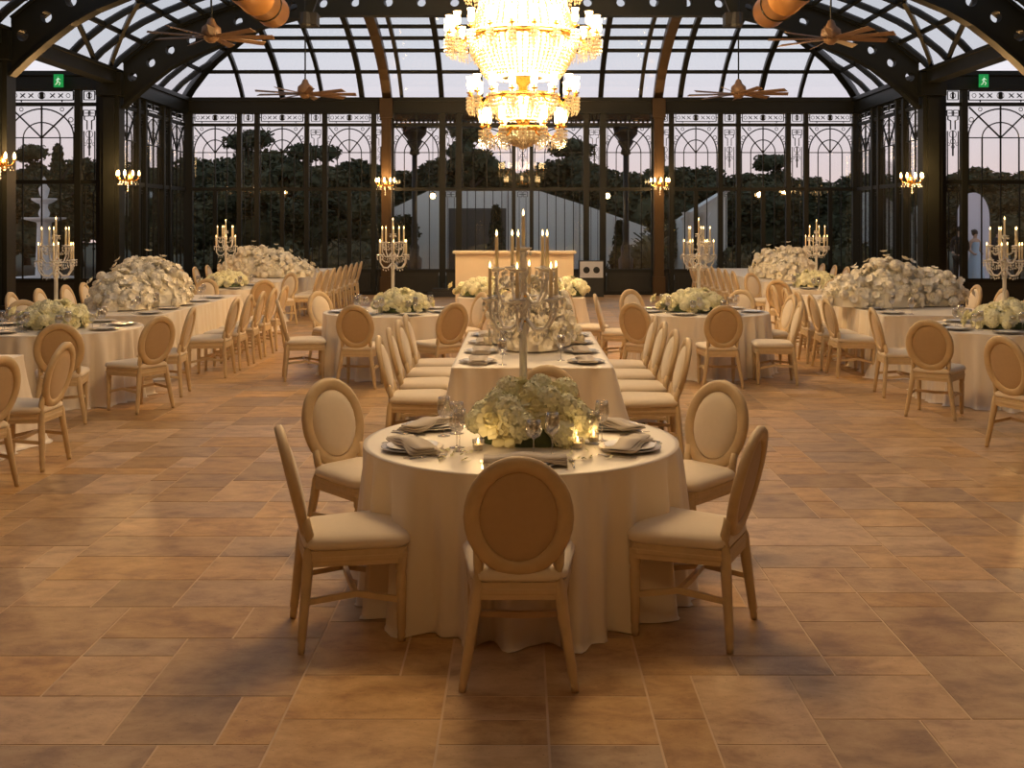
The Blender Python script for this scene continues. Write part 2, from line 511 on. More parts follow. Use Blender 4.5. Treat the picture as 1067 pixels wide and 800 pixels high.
YB, XW, YT = 29.0, 8.98, 24.0
k = YB / 1130.0
Wb = Wall2D((0.04, YB, 0), (1, 0, 0), (0, -1, 0))
posts_px = [(9.3, 4), (66.3, 6), (83.5, 6.5), (138.5, 9), (155, 5), (206, 5), (224.7, 4.5), (276.5, 5), (295, 4.5), (348, 9)]
wb = MB()
for s in (-1, 1):
    for off, w in posts_px:
        Wb.slab(wb, s * off * k - w * k / 2, s * off * k + w * k / 2, 0, 4.9, .14)
Wb.slab(wb, -XW - .1, XW + .1, 4.86, 5.24, .22)
Wb.slab(wb, -XW - .1, XW + .1, 5.16, 5.26, .34)
Wb.slab(wb, -XW - .1, XW + .1, 4.84, 4.90, .30)
struct(wb, 'wall_back', 'iron')
E = [9.3, 66.3, 83.5, 138.5, 155, 206, 224.7, 276.5, 295, 348]
hwid = dict((o, w * k / 2) for o, w in posts_px)
narrow_window(Wb, -9.3 * k + hwid[9.3], 9.3 * k - hwid[9.3])
for s in (-1, 1):
    for a, b, kind in ((9.3, 66.3, 'bars'), (66.3, 83.5, 'n'), (83.5, 138.5, 'plain'), (138.5, 155, 'n'), (155, 206, 'heavy'), (206, 224.7, 'n'), (224.7, 276.5, 'heavy'), (276.5, 295, 'n'), (295, 348, 'heavy')):
        ua, ub = a * k + hwid[a], b * k - hwid[b]
        if s < 0: ua, ub = -ub, -ua
        if kind == 'n': narrow_window(Wb, ua, ub)
        else: wide_window(Wb, ua, ub, kind)
# door handles on the centre post of the double door
# side walls of the apse (y 24 .. 29)
for s, nm in ((-1, 'left'), (1, 'right')):
    Ws = Wall2D((s * XW, 0, 0), (0, 1, 0), (-s, 0, 0))
    ws = MB()
    for y in (24.05, 25.35, 25.82, 27.13, 27.62):
        Ws.slab(ws, y - .06, y + .06, 0, 4.9, .14)
    Ws.slab(ws, YT, YB, 4.86, 5.24, .22); Ws.slab(ws, YT, YB, 5.16, 5.26, .34); Ws.slab(ws, YT, YB, 4.84, 4.9, .30)
    struct(ws, 'wall_' + nm, 'iron')
    wide_window(Ws, 24.11, 25.29, 'plain'); narrow_window(Ws, 25.41, 25.76); wide_window(Ws, 25.88, 27.07, 'plain')
    narrow_window(Ws, 27.19, 27.56); wide_window(Ws, 27.68, 28.87, 'plain')
    # wing wall facing the camera at y = 24
    Ww = Wall2D((0, YT, 0), (1, 0, 0), (0, -1, 0))
    kw = YT / 1130.0
    wm = MB()
    def U(a, b): return (min(s * a, s * b), max(s * a, s * b))
    for (a, b) in ((9.20, 9.38), (9.73, 9.86), (11.36, 11.62), (11.95, 12.08), (13.6, 13.8)):
        u0, u1 = U(a, b); Ww.slab(wm, u0, u1, 0, 5.0, .16)
    u0, u1 = U(9.1, 13.8); Ww.slab(wm, u0, u1, 4.86, 5.24, .24); Ww.slab(wm, u0, u1, 5.16, 5.26, .36)
    struct(wm, 'wall_wing_' + nm, 'iron')
    narrow_window(Ww, *U(9.38, 9.73)); wide_window(Ww, *U(9.86, 11.36), 'plain'); narrow_window(Ww, *U(11.62, 11.95)); wide_window(Ww, *U(12.08, 13.6), 'plain')

# columns
def column(x, y, r, h, n):
    mb = MB()
    mb.lathe([(r * 1.5, 0), (r * 1.5, .12), (r * 1.25, .18), (r * 1.3, .45), (r * 1.05, .55), (r, .6), (r * .98, h - .5), (r * 1.1, h - .47), (r * 1.05, h - .42), (r * 1.5, h - .1), (r * 1.6, h)], 12, (x, y, 0))
    return struct(mb, 'trim_%d' % n, 'iron')
nn = 1
for s in (-1, 1):
    for (x, y, r, h) in ((s * 3.6 + .04, 28.72, .13, 5.0), (s * 9.0, YT - .12, .21, 5.0), (s * 9.0, 18.7, .21, 5.0)):
        mb = MB()
        mb.box(x - r * 1.25, x + r * 1.25, y - r * 1.25, y + r * 1.25, 0, .5)
        mb.box(x - r, x + r, y - r * .8, y + r * .8, .5, h - .3)
        mb.box(x - r * .6, x + r * .6, y - r * 1.05, y + r * 1.05, .5, h - .35)
        mb.box(x - r * 1.3, x + r * 1.3, y - r * 1.2, y + r * 1.2, h - .3, h + .2)
        struct(mb, 'trim_%d' % nn, 'bronze' if abs(x) < 5 else 'iron'); nn += 1

# ------------------------------------------------------------------ vaulted glass roof
PR = [(0, 5.24), (.25, 5.50), (.7, 5.86), (1.1, 6.10), (1.5, 6.29), (2.04, 6.51), (2.6, 6.70), (3.4, 6.90), (4.4, 7.08), (5.6, 7.24), (7.2, 7.38), (9.1, 7.45)]
def PZ(i): return lerp_pts(PR, max(0, i))
def RZ(x, y): return PZ(min(XW - abs(x), YB - y))
ins = [p[0] for p in PR]
PUR = [.7, 1.5, 2.04, 2.6, 3.4, 4.4, 5.6, 7.2, 8.9]
Y0 = 5.0
ribs = MB()
for q in range(-7, 8):
    x = q * 1.062
    pts = [(x, YB - i, PZ(i)) for i in ins if i <= XW - abs(x) + .01]
    if len(pts) > 1: ribs.path(pts, .09 if q % 2 else .13, .12)
ys = []
y = YB - 1.1
n_r = 0
while y > Y0:
    for s in (-1, 1):
        lim = min(XW, YB - y)
        pts = [(s * (XW - i), y, PZ(i)) for i in ins if i <= lim + .01]
        if len(pts) > 1: ribs.path(pts, .09, .12)
    y -= 1.06
for i in PUR:
    ribs.path([(-(XW - i), YB - i, PZ(i)), (XW - i, YB - i, PZ(i))], .07, .09)
    for s in (-1, 1):
        ribs.path([(s * (XW - i), YB - i, PZ(i)), (s * (XW - i), Y0, PZ(i))], .07, .09)
for s in (-1, 1):   # hips
    ribs.path([(s * (XW - i), YB - i, PZ(i)) for i in ins[:9]], .20, .16)
    # bracing of the vault next to the wing
    ribs.path([(s * (XW - i), 23.6 - i * 1.6, PZ(i) - .05) for i in (0, .25, .7, 1.1, 1.5)], .08, .08)
    ribs.path([(s * (XW - i), 23.0 - i * 4.2, PZ(i) - .05) for i in (0, .25, .7, 1.1)], .08, .08)
ceil = struct(ribs, 'ceiling', 'iron')
g = MB()
# glazing of the three slopes
for a, b in zip(ins, ins[1:]):
    a2, b2 = min(a, XW), min(b, XW)
    g.add([(-(XW - a2), YB - a, PZ(a) + .03), (XW - a2, YB - a, PZ(a) + .03), (XW - b2, YB - b, PZ(b) + .03), (-(XW - b2), YB - b, PZ(b) + .03)], [(0, 1, 2, 3)])
    for s in (-1, 1):
        g.add([(s * (XW - a2), YB - a, PZ(a) + .03), (s * (XW - a2), Y0, PZ(a) + .03), (s * (XW - b2), Y0, PZ(b) + .03), (s * (XW - b2), YB - b, PZ(b) + .03)], [(0, 1, 2, 3)])
g.build('glass_pane', 'roofglass', ceil)
for s in (-1, 1):
    m = MB()
    m.path([(s * 3.6 + .04, YB - i, PZ(i) - .14) for i in ins[:9]], .24, .20)
    struct(m, 'trim_%d' % nn, 'bronze'); nn += 1
    m = MB()     # eave beam above the wing opening
    m.box(*sorted((s * 9.16, s * 8.84)), Y0, YT, 4.98, 5.26)
    m.box(*sorted((s * 9.22, s * 8.78)), Y0, YT, 5.22, 5.28)
    struct(m, 'trim_%d' % nn, 'iron'); nn += 1

# the solid end of the hall behind the camera and the outer walls of the wings
m = MB(); m.box(-14.2, 14.2, -5.2, -5.0, 0, 8); struct(m, 'wall_front', 'plaster')
for s, nm in ((-1, 'left'), (1, 'right')):
    m = MB(); m.box(*sorted((s * 14.0, s * 14.2)), -5, 24, 0, 6.0); struct(m, 'wall_outer_' + nm, 'plaster')
    m = MB(); m.box(*sorted((s * 9.1, s * 14.2)), -5, 20, 6.0, 6.15); m.box(*sorted((s * 9.0, s * 9.12)), -5, 18.5, 5.2, 6.1); struct(m, 'ceiling_wing_' + nm, 'plaster')
m = MB(); m.box(-9.1, 9.1, -5, 5.0, 7.4, 7.55); struct(m, 'ceiling_front', 'plaster')

# perforated arched trusses
LOW = [(0, 6.50), (4.4, 6.50), (5.0, 6.42), (5.75, 6.22), (6.67, 5.84), (7.3, 5.58), (7.75, 5.33), (8.15, 5.02), (8.5, 4.72), (8.78, 4.45)]
def truss(y0, nn):
    mb = MB(); T = .10
    cells = []
    # half-arch stations by x; top edge follows the roof, underside LOW
    xs = [0, .37, 1.1, 1.83, 2.56, 3.29, 4.02, 4.7, 5.35, 5.95, 6.5, 7.02, 7.5, 7.95, 8.35, 8.75]
    for a, b in zip(xs, xs[1:]):
        for s in (-1, 1):
            def top(x): return min(PZ(XW - x) - .05, 7.05)
            quad = [(s * a, lerp_pts(LOW, a)), (s * b, lerp_pts(LOW, b)), (s * b, top(b)), (s * a, top(a))]
            cx = sum(p[0] for p in quad) / 4; cz = sum(p[1] for p in quad) / 4
            n = 16
            outer = []
            for i in range(n):
                an = 2 * PI * i / n; d = (math.cos(an), math.sin(an)); best = 9
                for (p, q) in zip(quad, quad[1:] + quad[:1]):
                    ex, ez = q[0] - p[0], q[1] - p[1]
                    det = d[0] * -ez + ex * d[1]
                    if abs(det) < 1e-9: continue
                    rx, rz = p[0] - cx, p[1] - cz
                    t = (rx * -ez + ex * rz) / det; u = (d[0] * rz - d[1] * rx) / det
                    if t > 0 and -.001 <= u <= 1.001: best = min(best, t)
                outer.append((cx + d[0] * best, cz + d[1] * best))
            r = .10 if a > .3 else .06
            inner = [(cx + math.cos(2 * PI * i / n) * r, cz + math.sin(2 * PI * i / n) * r) for i in range(n)]
            # snap the sampled outline to the quad's corners
            for q in quad:
                j = min(range(n), key=lambda i: (outer[i][0] - q[0]) ** 2 + (outer[i][1] - q[1]) ** 2)
                outer[j] = q
            vs = [(x, y0 - T, z) for x, z in outer] + [(x, y0 - T, z) for x, z in inner] + [(x, y0 + T, z) for x, z in outer] + [(x, y0 + T, z) for x, z in inner]
            fs = []
            for i in range(n):
                j = (i + 1) % n
                fs += [(i, j, n + j, n + i), (2 * n + j, 2 * n + i, 3 * n + i, 3 * n + j), (n + i, n + j, 3 * n + j, 3 * n + i)]
            mb.add(vs, fs)
    # flanges
    for s in (-1, 1):
        mb.path([(s * x, y0, z) for x, z in LOW], .26, .05)
        mb.path([(s * x, y0, min(PZ(XW - x) - .05, 7.05)) for x in xs], .26, .05)
    struct(mb, 'trim_%d' % nn, 'iron')
truss(YT - .05, nn); nn += 1
truss(18.7, nn); nn += 1
# ------------------------------------------------------------------ lamps and services under the roof
def point(name, loc, watts, rad, col=WARM, parent=None):
    l = bpy.data.lights.new(name, 'POINT'); l.energy = watts * LAMP_W; l.color = col; l.shadow_soft_size = rad
    o = bpy.data.objects.new(name, l); COL.objects.link(o); o.location = loc
    if parent: o.parent = parent
    return o

def arm_mesh():
    m = MB()   # gilt arm reaching out along +X from the ring, 0.30 long
    pts = [(0, 0, 0), (.08, 0, -.10), (.18, 0, -.14), (.27, 0, -.08), (.30, 0, .02)]
    m.tube(pts, [.014, .012, .012, .011, .012], 6)
    m.lathe([(.01, 0), (.05, .02), (.055, .035), (.02, .04), (.016, .10)], 8, (.30, 0, .02))
    return m.mesh('lamp_arm', 'gold', True)
def shade_mesh():
    m = MB(); m.lathe([(.02, .08), (.045, .10), (.055, .16), (.045, .22), (.062, .28)], 10, (.30, 0, .02)); return m.mesh('candle_bulb', 'bulb', True)
def drops_mesh():
    m = MB(); r = random.Random(3)
    for i in range(14):
        a = 2 * PI * i / 14; rr = .055 if i % 2 else .03
        x, y = .30 + rr * math.cos(a), rr * math.sin(a); z = .02
        for j in range(3 + (i % 3)):
            z -= .055
            m.lathe([(0, -.026), (.013, 0), (0, .026)], 4, (x, y, z))
    for q in range(4):
        for j in range(3): m.lathe([(0, -.03), (.014, 0), (0, .03)], 4, (.06 + q * .06, 0, -.17 - j * .06 + abs(q - 2) * .02))
    return m.mesh('crystal_drops', 'strands', False)
ARM, SHADE, DROPS = arm_mesh(), shade_mesh(), drops_mesh()

def strands(prof, n, jit=.012):
    """a bowl woven from strands of small octahedral crystals following prof (r, z)"""
    m = MB(); r = random.Random(5)
    L = [0]
    for a, b in zip(prof, prof[1:]): L.append(L[-1] + math.hypot(a[0] - b[0], a[1] - b[1]))
    tot = L[-1]; step = .052; cnt = int(tot / step)
    for k in range(n):
        a = 2 * PI * (k + r.random() * .4) / n
        for i in range(cnt):
            d = (i + .5) * tot / cnt
            j = max(q for q in range(len(L)) if L[q] <= d); j = min(j, len(prof) - 2)
            t = (d - L[j]) / (L[j + 1] - L[j])
            rr = prof[j][0] * (1 - t) + prof[j + 1][0] * t + r.uniform(-jit, jit); z = prof[j][1] * (1 - t) + prof[j + 1][1] * t
            m.lathe([(0, -.032), (.028, 0), (0, .032)], 4, (rr * math.cos(a), rr * math.sin(a), z))
    return m

def chandelier(x, y, z0, s=1.0):
    """z0: height of the lowest crystal tip"""
    root = empty('chandelier', (x, y, z0))
    # heights above the tip
    tiers = [(0.28, .36, 12), (.78, .56, 16), (1.70, .90, 22), (2.55, .62, 14)]
    bowls = [([(.33, .27), (.28, .14), (.16, .05), (.02, 0)], 22), ([(.54, .77), (.50, .62), (.40, .50), (.36, .42)], 34),
             ([(.86, 1.68), (.80, 1.45), (.66, 1.22), (.57, 1.08)], 52), ([(.58, 2.53), (.70, 2.15), (.80, 1.80)], 36),
             ([(.16, 3.3), (.3, 2.9), (.56, 2.58)], 26)]
    st = MB()
    st.lathe([(.03, .05), (.10, .12), (.05, .30), (.12, .42), (.22, .50), (.08, .62), (.07, .95), (.14, 1.05), (.30, 1.16), (.10, 1.28), (.08, 2.4), (.2, 2.6), (.08, 2.8), (.05, 3.4), (.025, 3.45), (.025, 4.25)], 14)
    st.build('stem', 'gold', root, True)
    for i, (h, r, n) in enumerate(tiers):
        rg = MB(); rg.tube([(math.cos(2 * PI * q / 40) * r, math.sin(2 * PI * q / 40) * r, h) for q in range(40)], .03, 6, close=True, flat=1.6)
        for q in range(6):
            a = 2 * PI * q / 6; rg.tube([(0, 0, h), (math.cos(a) * r, math.sin(a) * r, h)], .012, 5)
        rg.build('ring', 'gold', root, True)
        for q in range(n):
            a = 2 * PI * (q + .5 * (i % 2)) / n
            am = put('lamp_arm', ARM, root, (math.cos(a) * (r - .02), math.sin(a) * (r - .02), h), (0, 0, a))
            put('candle_bulb', SHADE, am); put('crystal_drops', DROPS, am, kind='stuff')
    for prof, n in bowls:
        b = strands(prof, int(n * 1.15)); b.lathe([(max(.001, r_ - .035), z_) for r_, z_ in reversed(prof)], 36); b.build('crystal_bowl', 'strands', root, kind='stuff')
    return root

ch = chandelier(.03, 17.0, 3.10)
tag(ch, 'huge tiered crystal and gilt chandelier glowing over the middle of the hall', 'chandelier')
for dz, rad, w in ((.15, .10, 190), (.62, .2, 400), (1.40, .3, 560), (2.1, .35, 560)):
    point('lamp_light', (.03, 17.0, 3.10 + dz), w, rad)
for q in range(6):
    a = 2 * PI * q / 6
    point('lamp_light', (.03 + math.cos(a) * 1.45, 17.0 + math.sin(a) * 1.45, 4.95), 110, .22)

# unseen chandeliers, added out of frame to warm the light on the foreground
def fill_chandelier(x, y, z0):
    root = empty('chandelier', (x, y, z0))
    st = MB(); st.lathe([(.03, 0), (.08, .1), (.04, .3), (.2, .5), (.05, .7), (.03, 2.2)], 12); st.build('stem', 'gold', root, True)
    for h, r, n in ((.3, .4, 8), (.8, .9, 14)):
        rg = MB(); rg.tube([(math.cos(2 * PI * q / 24) * r, math.sin(2 * PI * q / 24) * r, h) for q in range(24)], .03, 6, close=True); rg.build('ring', 'gold', root, True)
        for q in range(n):
            a = 2 * PI * q / n
            am = put('lamp_arm', ARM, root, (math.cos(a) * (r - .02), math.sin(a) * (r - .02), h), (0, 0, a))
            put('candle_bulb', SHADE, am)
    return root
c2 = fill_chandelier(0, 7.6, 4.75)
tag(c2, 'added gilt chandelier, unseen above the frame, lighting the front tables', 'chandelier')
point('lamp_light', (0, 7.6, 5.15), 250, .75)  # added overhead light for the front tables, its lamp out of view
c3 = fill_chandelier(0, -1.0, 4.75)
tag(c3, 'added gilt chandelier, unseen behind the camera, giving front fill light', 'chandelier')
point('lamp_light', (0, -1.0, 5.15), 45, .75)  # added front fill from behind the camera

# wall sconces
def sconce():
    root = empty('wall_sconce')
    m = MB(); m.lathe([(.02, -.16), (.06, -.08), (.07, 0), (.05, .1), (.02, .18)], 10, (0, .03, 0)); m.tube([(0, .06, 0), (0, -.06, -.02)], .02, 6); m.build('back_plate', 'gold', root, True)
    for i, a in enumerate((-80, -40, 0, 40, 80)):
        q = R(a); d = (math.sin(q), -math.cos(q)); L = .24
        am = MB(); am.tube([(0, -.04, -.02), (d[0] * .1, -.05 + d[1] * .1, -.08), (d[0] * .2, -.05 + d[1] * .2, -.05), (d[0] * L, -.05 + d[1] * L, .01)], .010, 5)
        am.lathe([(.01, 0), (.035, .015), (.012, .03)], 7, (d[0] * L, -.05 + d[1] * L, .01))
        ao = am.build('lamp_arm', 'gold', root, True)
        b = MB(); b.lathe([(.012, .03), (.028, .06), (.02, .11), (0, .15)], 8, (d[0] * L, -.05 + d[1] * L, .01)); b.build('candle_bulb', 'bulb', ao, True)
        dr = MB()
        for j in range(4): dr.lathe([(0, -.02), (.010, 0), (0, .02)], 4, (d[0] * L * (.55 + .13 * j), -.05 + d[1] * L * (.55 + .13 * j), -.10 - .045 * (j % 2)))
        dr.build('crystal_drop', 'crystal', ao)
    p = MB()
    for j in range(4): p.lathe([(0, -.03), (.018, 0), (0, .03)], 5, (0, -.10, -.12 - j * .055))
    p.build('crystal_pendant', 'crystal', root)
    return Proto(root)
SC = sconce()
sc_spots = [(-3.56, 28.50, 2.95, 'on the bronze column beside the trees and shrubs', 30), (3.64, 28.50, 2.95, 'on the bronze column beside the potted palm', 30),
            (-8.52, 23.6, 2.9, 'on the corner column by the long fountain side', 70), (8.47, 23.6, 2.85, 'on the corner column by the couple outside', 70),
            (-8.80, 18.42, 2.95, 'at the left edge of the photo', 60), (8.80, 18.42, 2.87, 'at the right edge of the photo', 60)]
for x, y, z, d, w in sc_spots:
    SC.place((x, y, z), 0, 'gilt five-arm crystal wall sconce ' + d, 'sconce', 'wall sconces on the columns')
    point('lamp_light', (x, y - .45, z + .1), w, .10, (1.0, .55, .2))

# copper ducts
for s, w in ((-1, 'left'), (1, 'right')):
    root = empty('air_duct', (s * 4.53, 19.9, 5.77))
    m = MB(); m.lathe([(.30, 0), (.30, .02)], 24)
    m = MB(); prof = [(.0, 0), (.22, .0), (.29, .05), (.30, .12), (.30, 1.3), (.315, 1.31), (.315, 1.36), (.30, 1.37), (.30, 2.8), (.315, 2.81), (.315, 2.86), (.30, 2.87), (.30, 4.6), (0, 4.6)]
    m.lathe(prof, 24); m.xf(Matrix.Rotation(R(90), 4, 'X')); m.build('duct_pipe', 'copper', root, True)
    for yy in (-.8, -2.6, -4.2):
        h = MB(); h.tube([(math.cos(2 * PI * q / 20) * .31, yy, math.sin(2 * PI * q / 20) * .31) for q in range(20)], .015, 5, close=True); h.bar((0, yy, .30), (0, yy, 1.40), .02, .02, (1, 0, 0)); h.build('hanger', 'iron', root)
    tag(root, 'round copper air duct hanging under the %s slope of the glass roof' % w, 'duct', 'copper ducts')
    # spotlight pair on an arm
    root = empty('spotlight', (s * 3.98, 20.4, 5.75))
    a = MB(); a.bar((0, 0, .1), (-s * .25, 0, .75), .10, .10, (0, 1, 0)); a.build('bracket', 'iron', root)
    b = MB(); b.box(-.16, .16, -.15, .15, -.13, .10); b.lathe([(.10, -.05), (.12, .0), (.09, .22)], 10, (s * .05, -.1, -.12)); b.build('lamp_housing', 'black', root)
    tag(root, 'black stage spotlight on an arm beside the %s copper duct' % w, 'spotlight', 'stage spotlights')

# ceiling fans
def fan(x, y, z, L, label, ph=0):
    root = empty('ceiling_fan', (x, y, z), ph)
    m = MB(); m.lathe([(.05, -.16), (.10, -.12), (.16, -.02), (.15, .08), (.08, .14), (.05, .22), (.018, .24)], 14); m.build('motor_housing', 'fan', root, True)
    rod = MB(); rod.tube([(0, 0, .2), (0, 0, RZ(x, y) - z)], .016, 6); rod.build('rod', 'iron', root)
    n = 9
    bm = MB(); bm.add([(.12, -.03, .015), (L, -.06, .03), (L + .02, .05, -.015), (.12, .03, -.015), (.12, -.03, .005), (L, -.06, .02), (L + .02, .05, -.025), (.12, .03, -.025)],
                      [(0, 1, 2, 3), (7, 6, 5, 4), (0, 4, 5, 1), (1, 5, 6, 2), (2, 6, 7, 3), (3, 7, 4, 0)])
    me = bm.mesh('blade', 'fan')
    for q in range(n): put('blade', me, root, (0, 0, -.06), (0, 0, 2 * PI * q / n))
    tag(root, label, 'fan', 'ceiling fans')
fan(-5.0, 17.5, 4.98, .98, 'wooden multi-blade ceiling fan just below the left copper duct', .1)
fan(5.0, 17.5, 4.95, .98, 'wooden multi-blade ceiling fan just below the right copper duct', .2)
fan(-4.42, 22.2, 4.62, 1.02, 'far ceiling fan before the left roof panes', .15)
fan(4.45, 22.2, 4.62, 1.02, 'far ceiling fan before the right roof panes', .05)

# exit signs
for s, w in ((-1, 'fountain'), (1, 'couple')):
    root = empty('exit_sign', (s * 10.1, YT - .32, 5.02))
    b = MB(); b.box(-.10, .10, -.02, .02, -.14, .14); b.build('sign_panel', 'green', root)
    f = MB()   # running figure pictogram
    y = -.024
    f.lathe([(0, -.001), (.022, 0), (0, .001)], 8, (.0, y, .085))
    f.bar((.005, y, .06), (-.015, y, -.01), .004, .035, (1, 0, 0)); f.bar((-.015, y, -.01), (.045, y, -.05), .004, .02, (0, 0, 1)); f.bar((.045, y, -.05), (.02, y, -.10), .004, .018, (1, 0, 0))
    f.bar((-.015, y, -.01), (-.03, y, -.07), .004, .02, (1, 0, 0)); f.bar((-.03, y, -.07), (-.07, y, -.09), .004, .018, (0, 0, 1))
    f.bar((.0, y, .045), (.05, y, .02), .004, .016, (0, 0, 1)); f.bar((.0, y, .045), (-.05, y, .01), .004, .016, (0, 0, 1))
    f.build('running_figure', 'white_sign', root)
    a = MB(); a.box(-.02, .02, -.0, .22, -.01, .01); a.build('wall_bracket', 'iron', root)
    tag(root, 'small green running-man exit sign above the window on the %s side' % w, 'sign', 'exit signs')

# ------------------------------------------------------------------ outside
gm = MB(); gm.box(-70, 70, 29.3, 110, -.25, -.02); struct(gm, 'ground', 'lawn')
def crown(seed, n, blobs, leaf):
    r = random.Random(seed); m = MB()
    vs, fs = [], []
    for (cx, cy, cz, rx, rz) in blobs:
        for i in range(n):
            th = r.uniform(0, 2 * PI); ph = math.acos(r.uniform(-1, 1)); q = r.uniform(.72, 1.05)
            p = Vector((cx + math.cos(th) * math.sin(ph) * rx * q, cy + math.sin(th) * math.sin(ph) * rx * q, cz + math.cos(ph) * rz * q))
            a = Vector((r.uniform(-1, 1), r.uniform(-1, 1), r.uniform(-1, 1))).normalized() * leaf
            b = a.cross(Vector((r.uniform(-1, 1), r.uniform(-1, 1), r.uniform(-1, 1)))).normalized() * leaf * .6
            o = len(vs); vs += [p + a, p + b, p - a, p - b]; fs.append((o, o + 1, o + 2, o + 3))
        # inner mass so the crown is not see-through
        o = len(vs)
        for i in range(7):
            for j in range(10):
                ph = PI * i / 6; th = 2 * PI * j / 10; w = .80 * (1 + .12 * math.sin(3 * th + i))
                vs.append(Vector((cx + math.cos(th) * math.sin(ph) * rx * w, cy + math.sin(th) * math.sin(ph) * rx * w, cz + math.cos(ph) * rz * w)))
        for i in range(6):
            for j in range(10):
                fs.append((o + i * 10 + j, o + i * 10 + (j + 1) % 10, o + (i + 1) * 10 + (j + 1) % 10, o + (i + 1) * 10 + j))
    m.add(vs, fs); return m
r0 = random.Random(21)
crowns = {}
for kind in range(4):
    bl = []
    for i in range(9):
        a = r0.uniform(0, 2 * PI); q = r0.uniform(.2, 1.7)
        z = r0.uniform(1.6, 4.3)
        bl.append((math.cos(a) * q, math.sin(a) * q, z, r0.uniform(.8, 1.4) * (1.25 - z / 9), r0.uniform(.6, 1.0)))
    bl.append((0, 0, 4.5, .9, .7)); bl.append((0, 0, 2.6, 1.7, 1.6))
    crowns[kind] = crown(kind, 560, bl, .13).mesh('crown', 'tree' if kind % 2 else 'tree2')
con = [(0, 0, .9 + i * .62, 1.15 - i * .15, .55) for i in range(7)]
crowns['c'] = crown(9, 360, con, .11).mesh('crown', 'tree')
air = [(r0.uniform(-1, 1), r0.uniform(-.8, .8), 2.6 + r0.uniform(0, 2.6), .55, .4) for i in range(12)]
crowns['a'] = crown(12, 110, air, .10).mesh('crown', 'tree')
tk = MB(); tk.tube([(0, 0, 0), (.05, 0, 1.5), (0, .03, 3.2), (.02, 0, 4.6)], [.22, .16, .11, .04], 8)
for a in range(5): tk.tube([(0, 0, 1.8 + a * .4), (math.cos(a * 2.4) * .9, math.sin(a * 2.4) * .9, 2.6 + a * .4)], [.07, .02], 5)
TRUNK = tk.mesh('trunk', 'bark', True)
def tree(x, y, kind, sc, wd, label, cat='tree', grp='trees outside the glass wall'):
    root = empty('conifer' if kind == 'c' else 'tree', (x, y, -.02), r0.uniform(0, 6))
    t = put('trunk', TRUNK, root, scale=(sc, sc, sc)); c = put('crown', crowns[kind], root, scale=(sc * wd, sc * wd, sc), kind='stuff')
    tag(root, label, cat, grp)
def at(px, py, d):
    """world point seen at pixel px, py at distance d"""
    return ((px - 543) * d / 1130, d, 1.9 + (233 - py) * d / 1130)
treespec = [  # px, py of top, distance, kind, width
    (-20, 150, 46, 0, 1.5), (28, 152, 50, 'a', 1.0), (60, 142, 44, 'c', .8), (84, 150, 48, 1, 1.3), (5, 175, 42, 2, 1.4), (50, 185, 40, 3, 1.5), (120, 165, 46, 2, 1.4), (160, 160, 44, 0, 1.4), (215, 152, 42, 1, 1.4),
    (250, 138, 48, 'a', 1.2), (225, 175, 38, 3, 1.5), (285, 142, 46, 2, 1.3), (320, 150, 44, 'a', 1.2), (340, 158, 44, 0, 1.4), (270, 178, 38, 2, 1.5), (372, 152, 46, 1, 1.2), (330, 182, 38, 1, 1.5), (398, 158, 48, 3, 1.3),
    (385, 190, 38, 0, 1.3), (440, 162, 50, 0, 1.3), (462, 150, 48, 1, 1.3), (492, 128, 46, 'a', 1.0), (505, 150, 50, 'c', 1.0), (520, 160, 50, 2, 1.3), (580, 152, 50, 3, 1.3), (605, 146, 50, 'a', 1.2), (625, 160, 50, 1, 1.3), (555, 170, 52, 0, 1.5),
    (655, 165, 48, 2, 1.3), (690, 158, 44, 0, 1.2), (715, 160, 46, 1, 1.3), (735, 172, 42, 3, 1.4), (700, 195, 37, 2, 1.2), (775, 166, 46, 0, 1.4), (800, 162, 48, 'a', 1.2), (800, 180, 40, 1, 1.5), (845, 170, 48, 2, 1.4), (860, 176, 40, 3, 1.5), (895, 166, 46, 1, 1.4),
    (940, 172, 44, 0, 1.5), (985, 168, 46, 2, 1.4), (1018, 160, 44, 3, 1.4), (1045, 166, 46, 1, 1.4), (1085, 160, 48, 0, 1.5), (1060, 185, 40, 2, 1.4), (950, 190, 38, 1, 1.4), (900, 195, 37, 0, 1.2)]
where = {0: 'broad dark green tree', 1: 'rounded olive tree', 2: 'broad pale tree', 3: 'bushy dark tree', 'a': 'tall airy open-branched tree', 'c': 'pointed dark conifer'}
ordn = ['first', 'second', 'third', 'fourth', 'fifth', 'sixth', 'seventh', 'eighth', 'ninth', 'tenth', 'eleventh', 'twelfth', 'thirteenth', 'fourteenth', 'fifteenth']
cnt = {}
for px, py, d, kd, wd in sorted(treespec):
    x, y, z = at(px, py + (14 if kd in (0, 1, 2, 3) else 6), d)
    cnt[kd] = cnt.get(kd, 0) + 1
    tree(x, y, kd, z / 5.2, wd, '%s beyond the glass, %s of its sort counted from the left' % (where[kd], ordn[cnt[kd] - 1]))

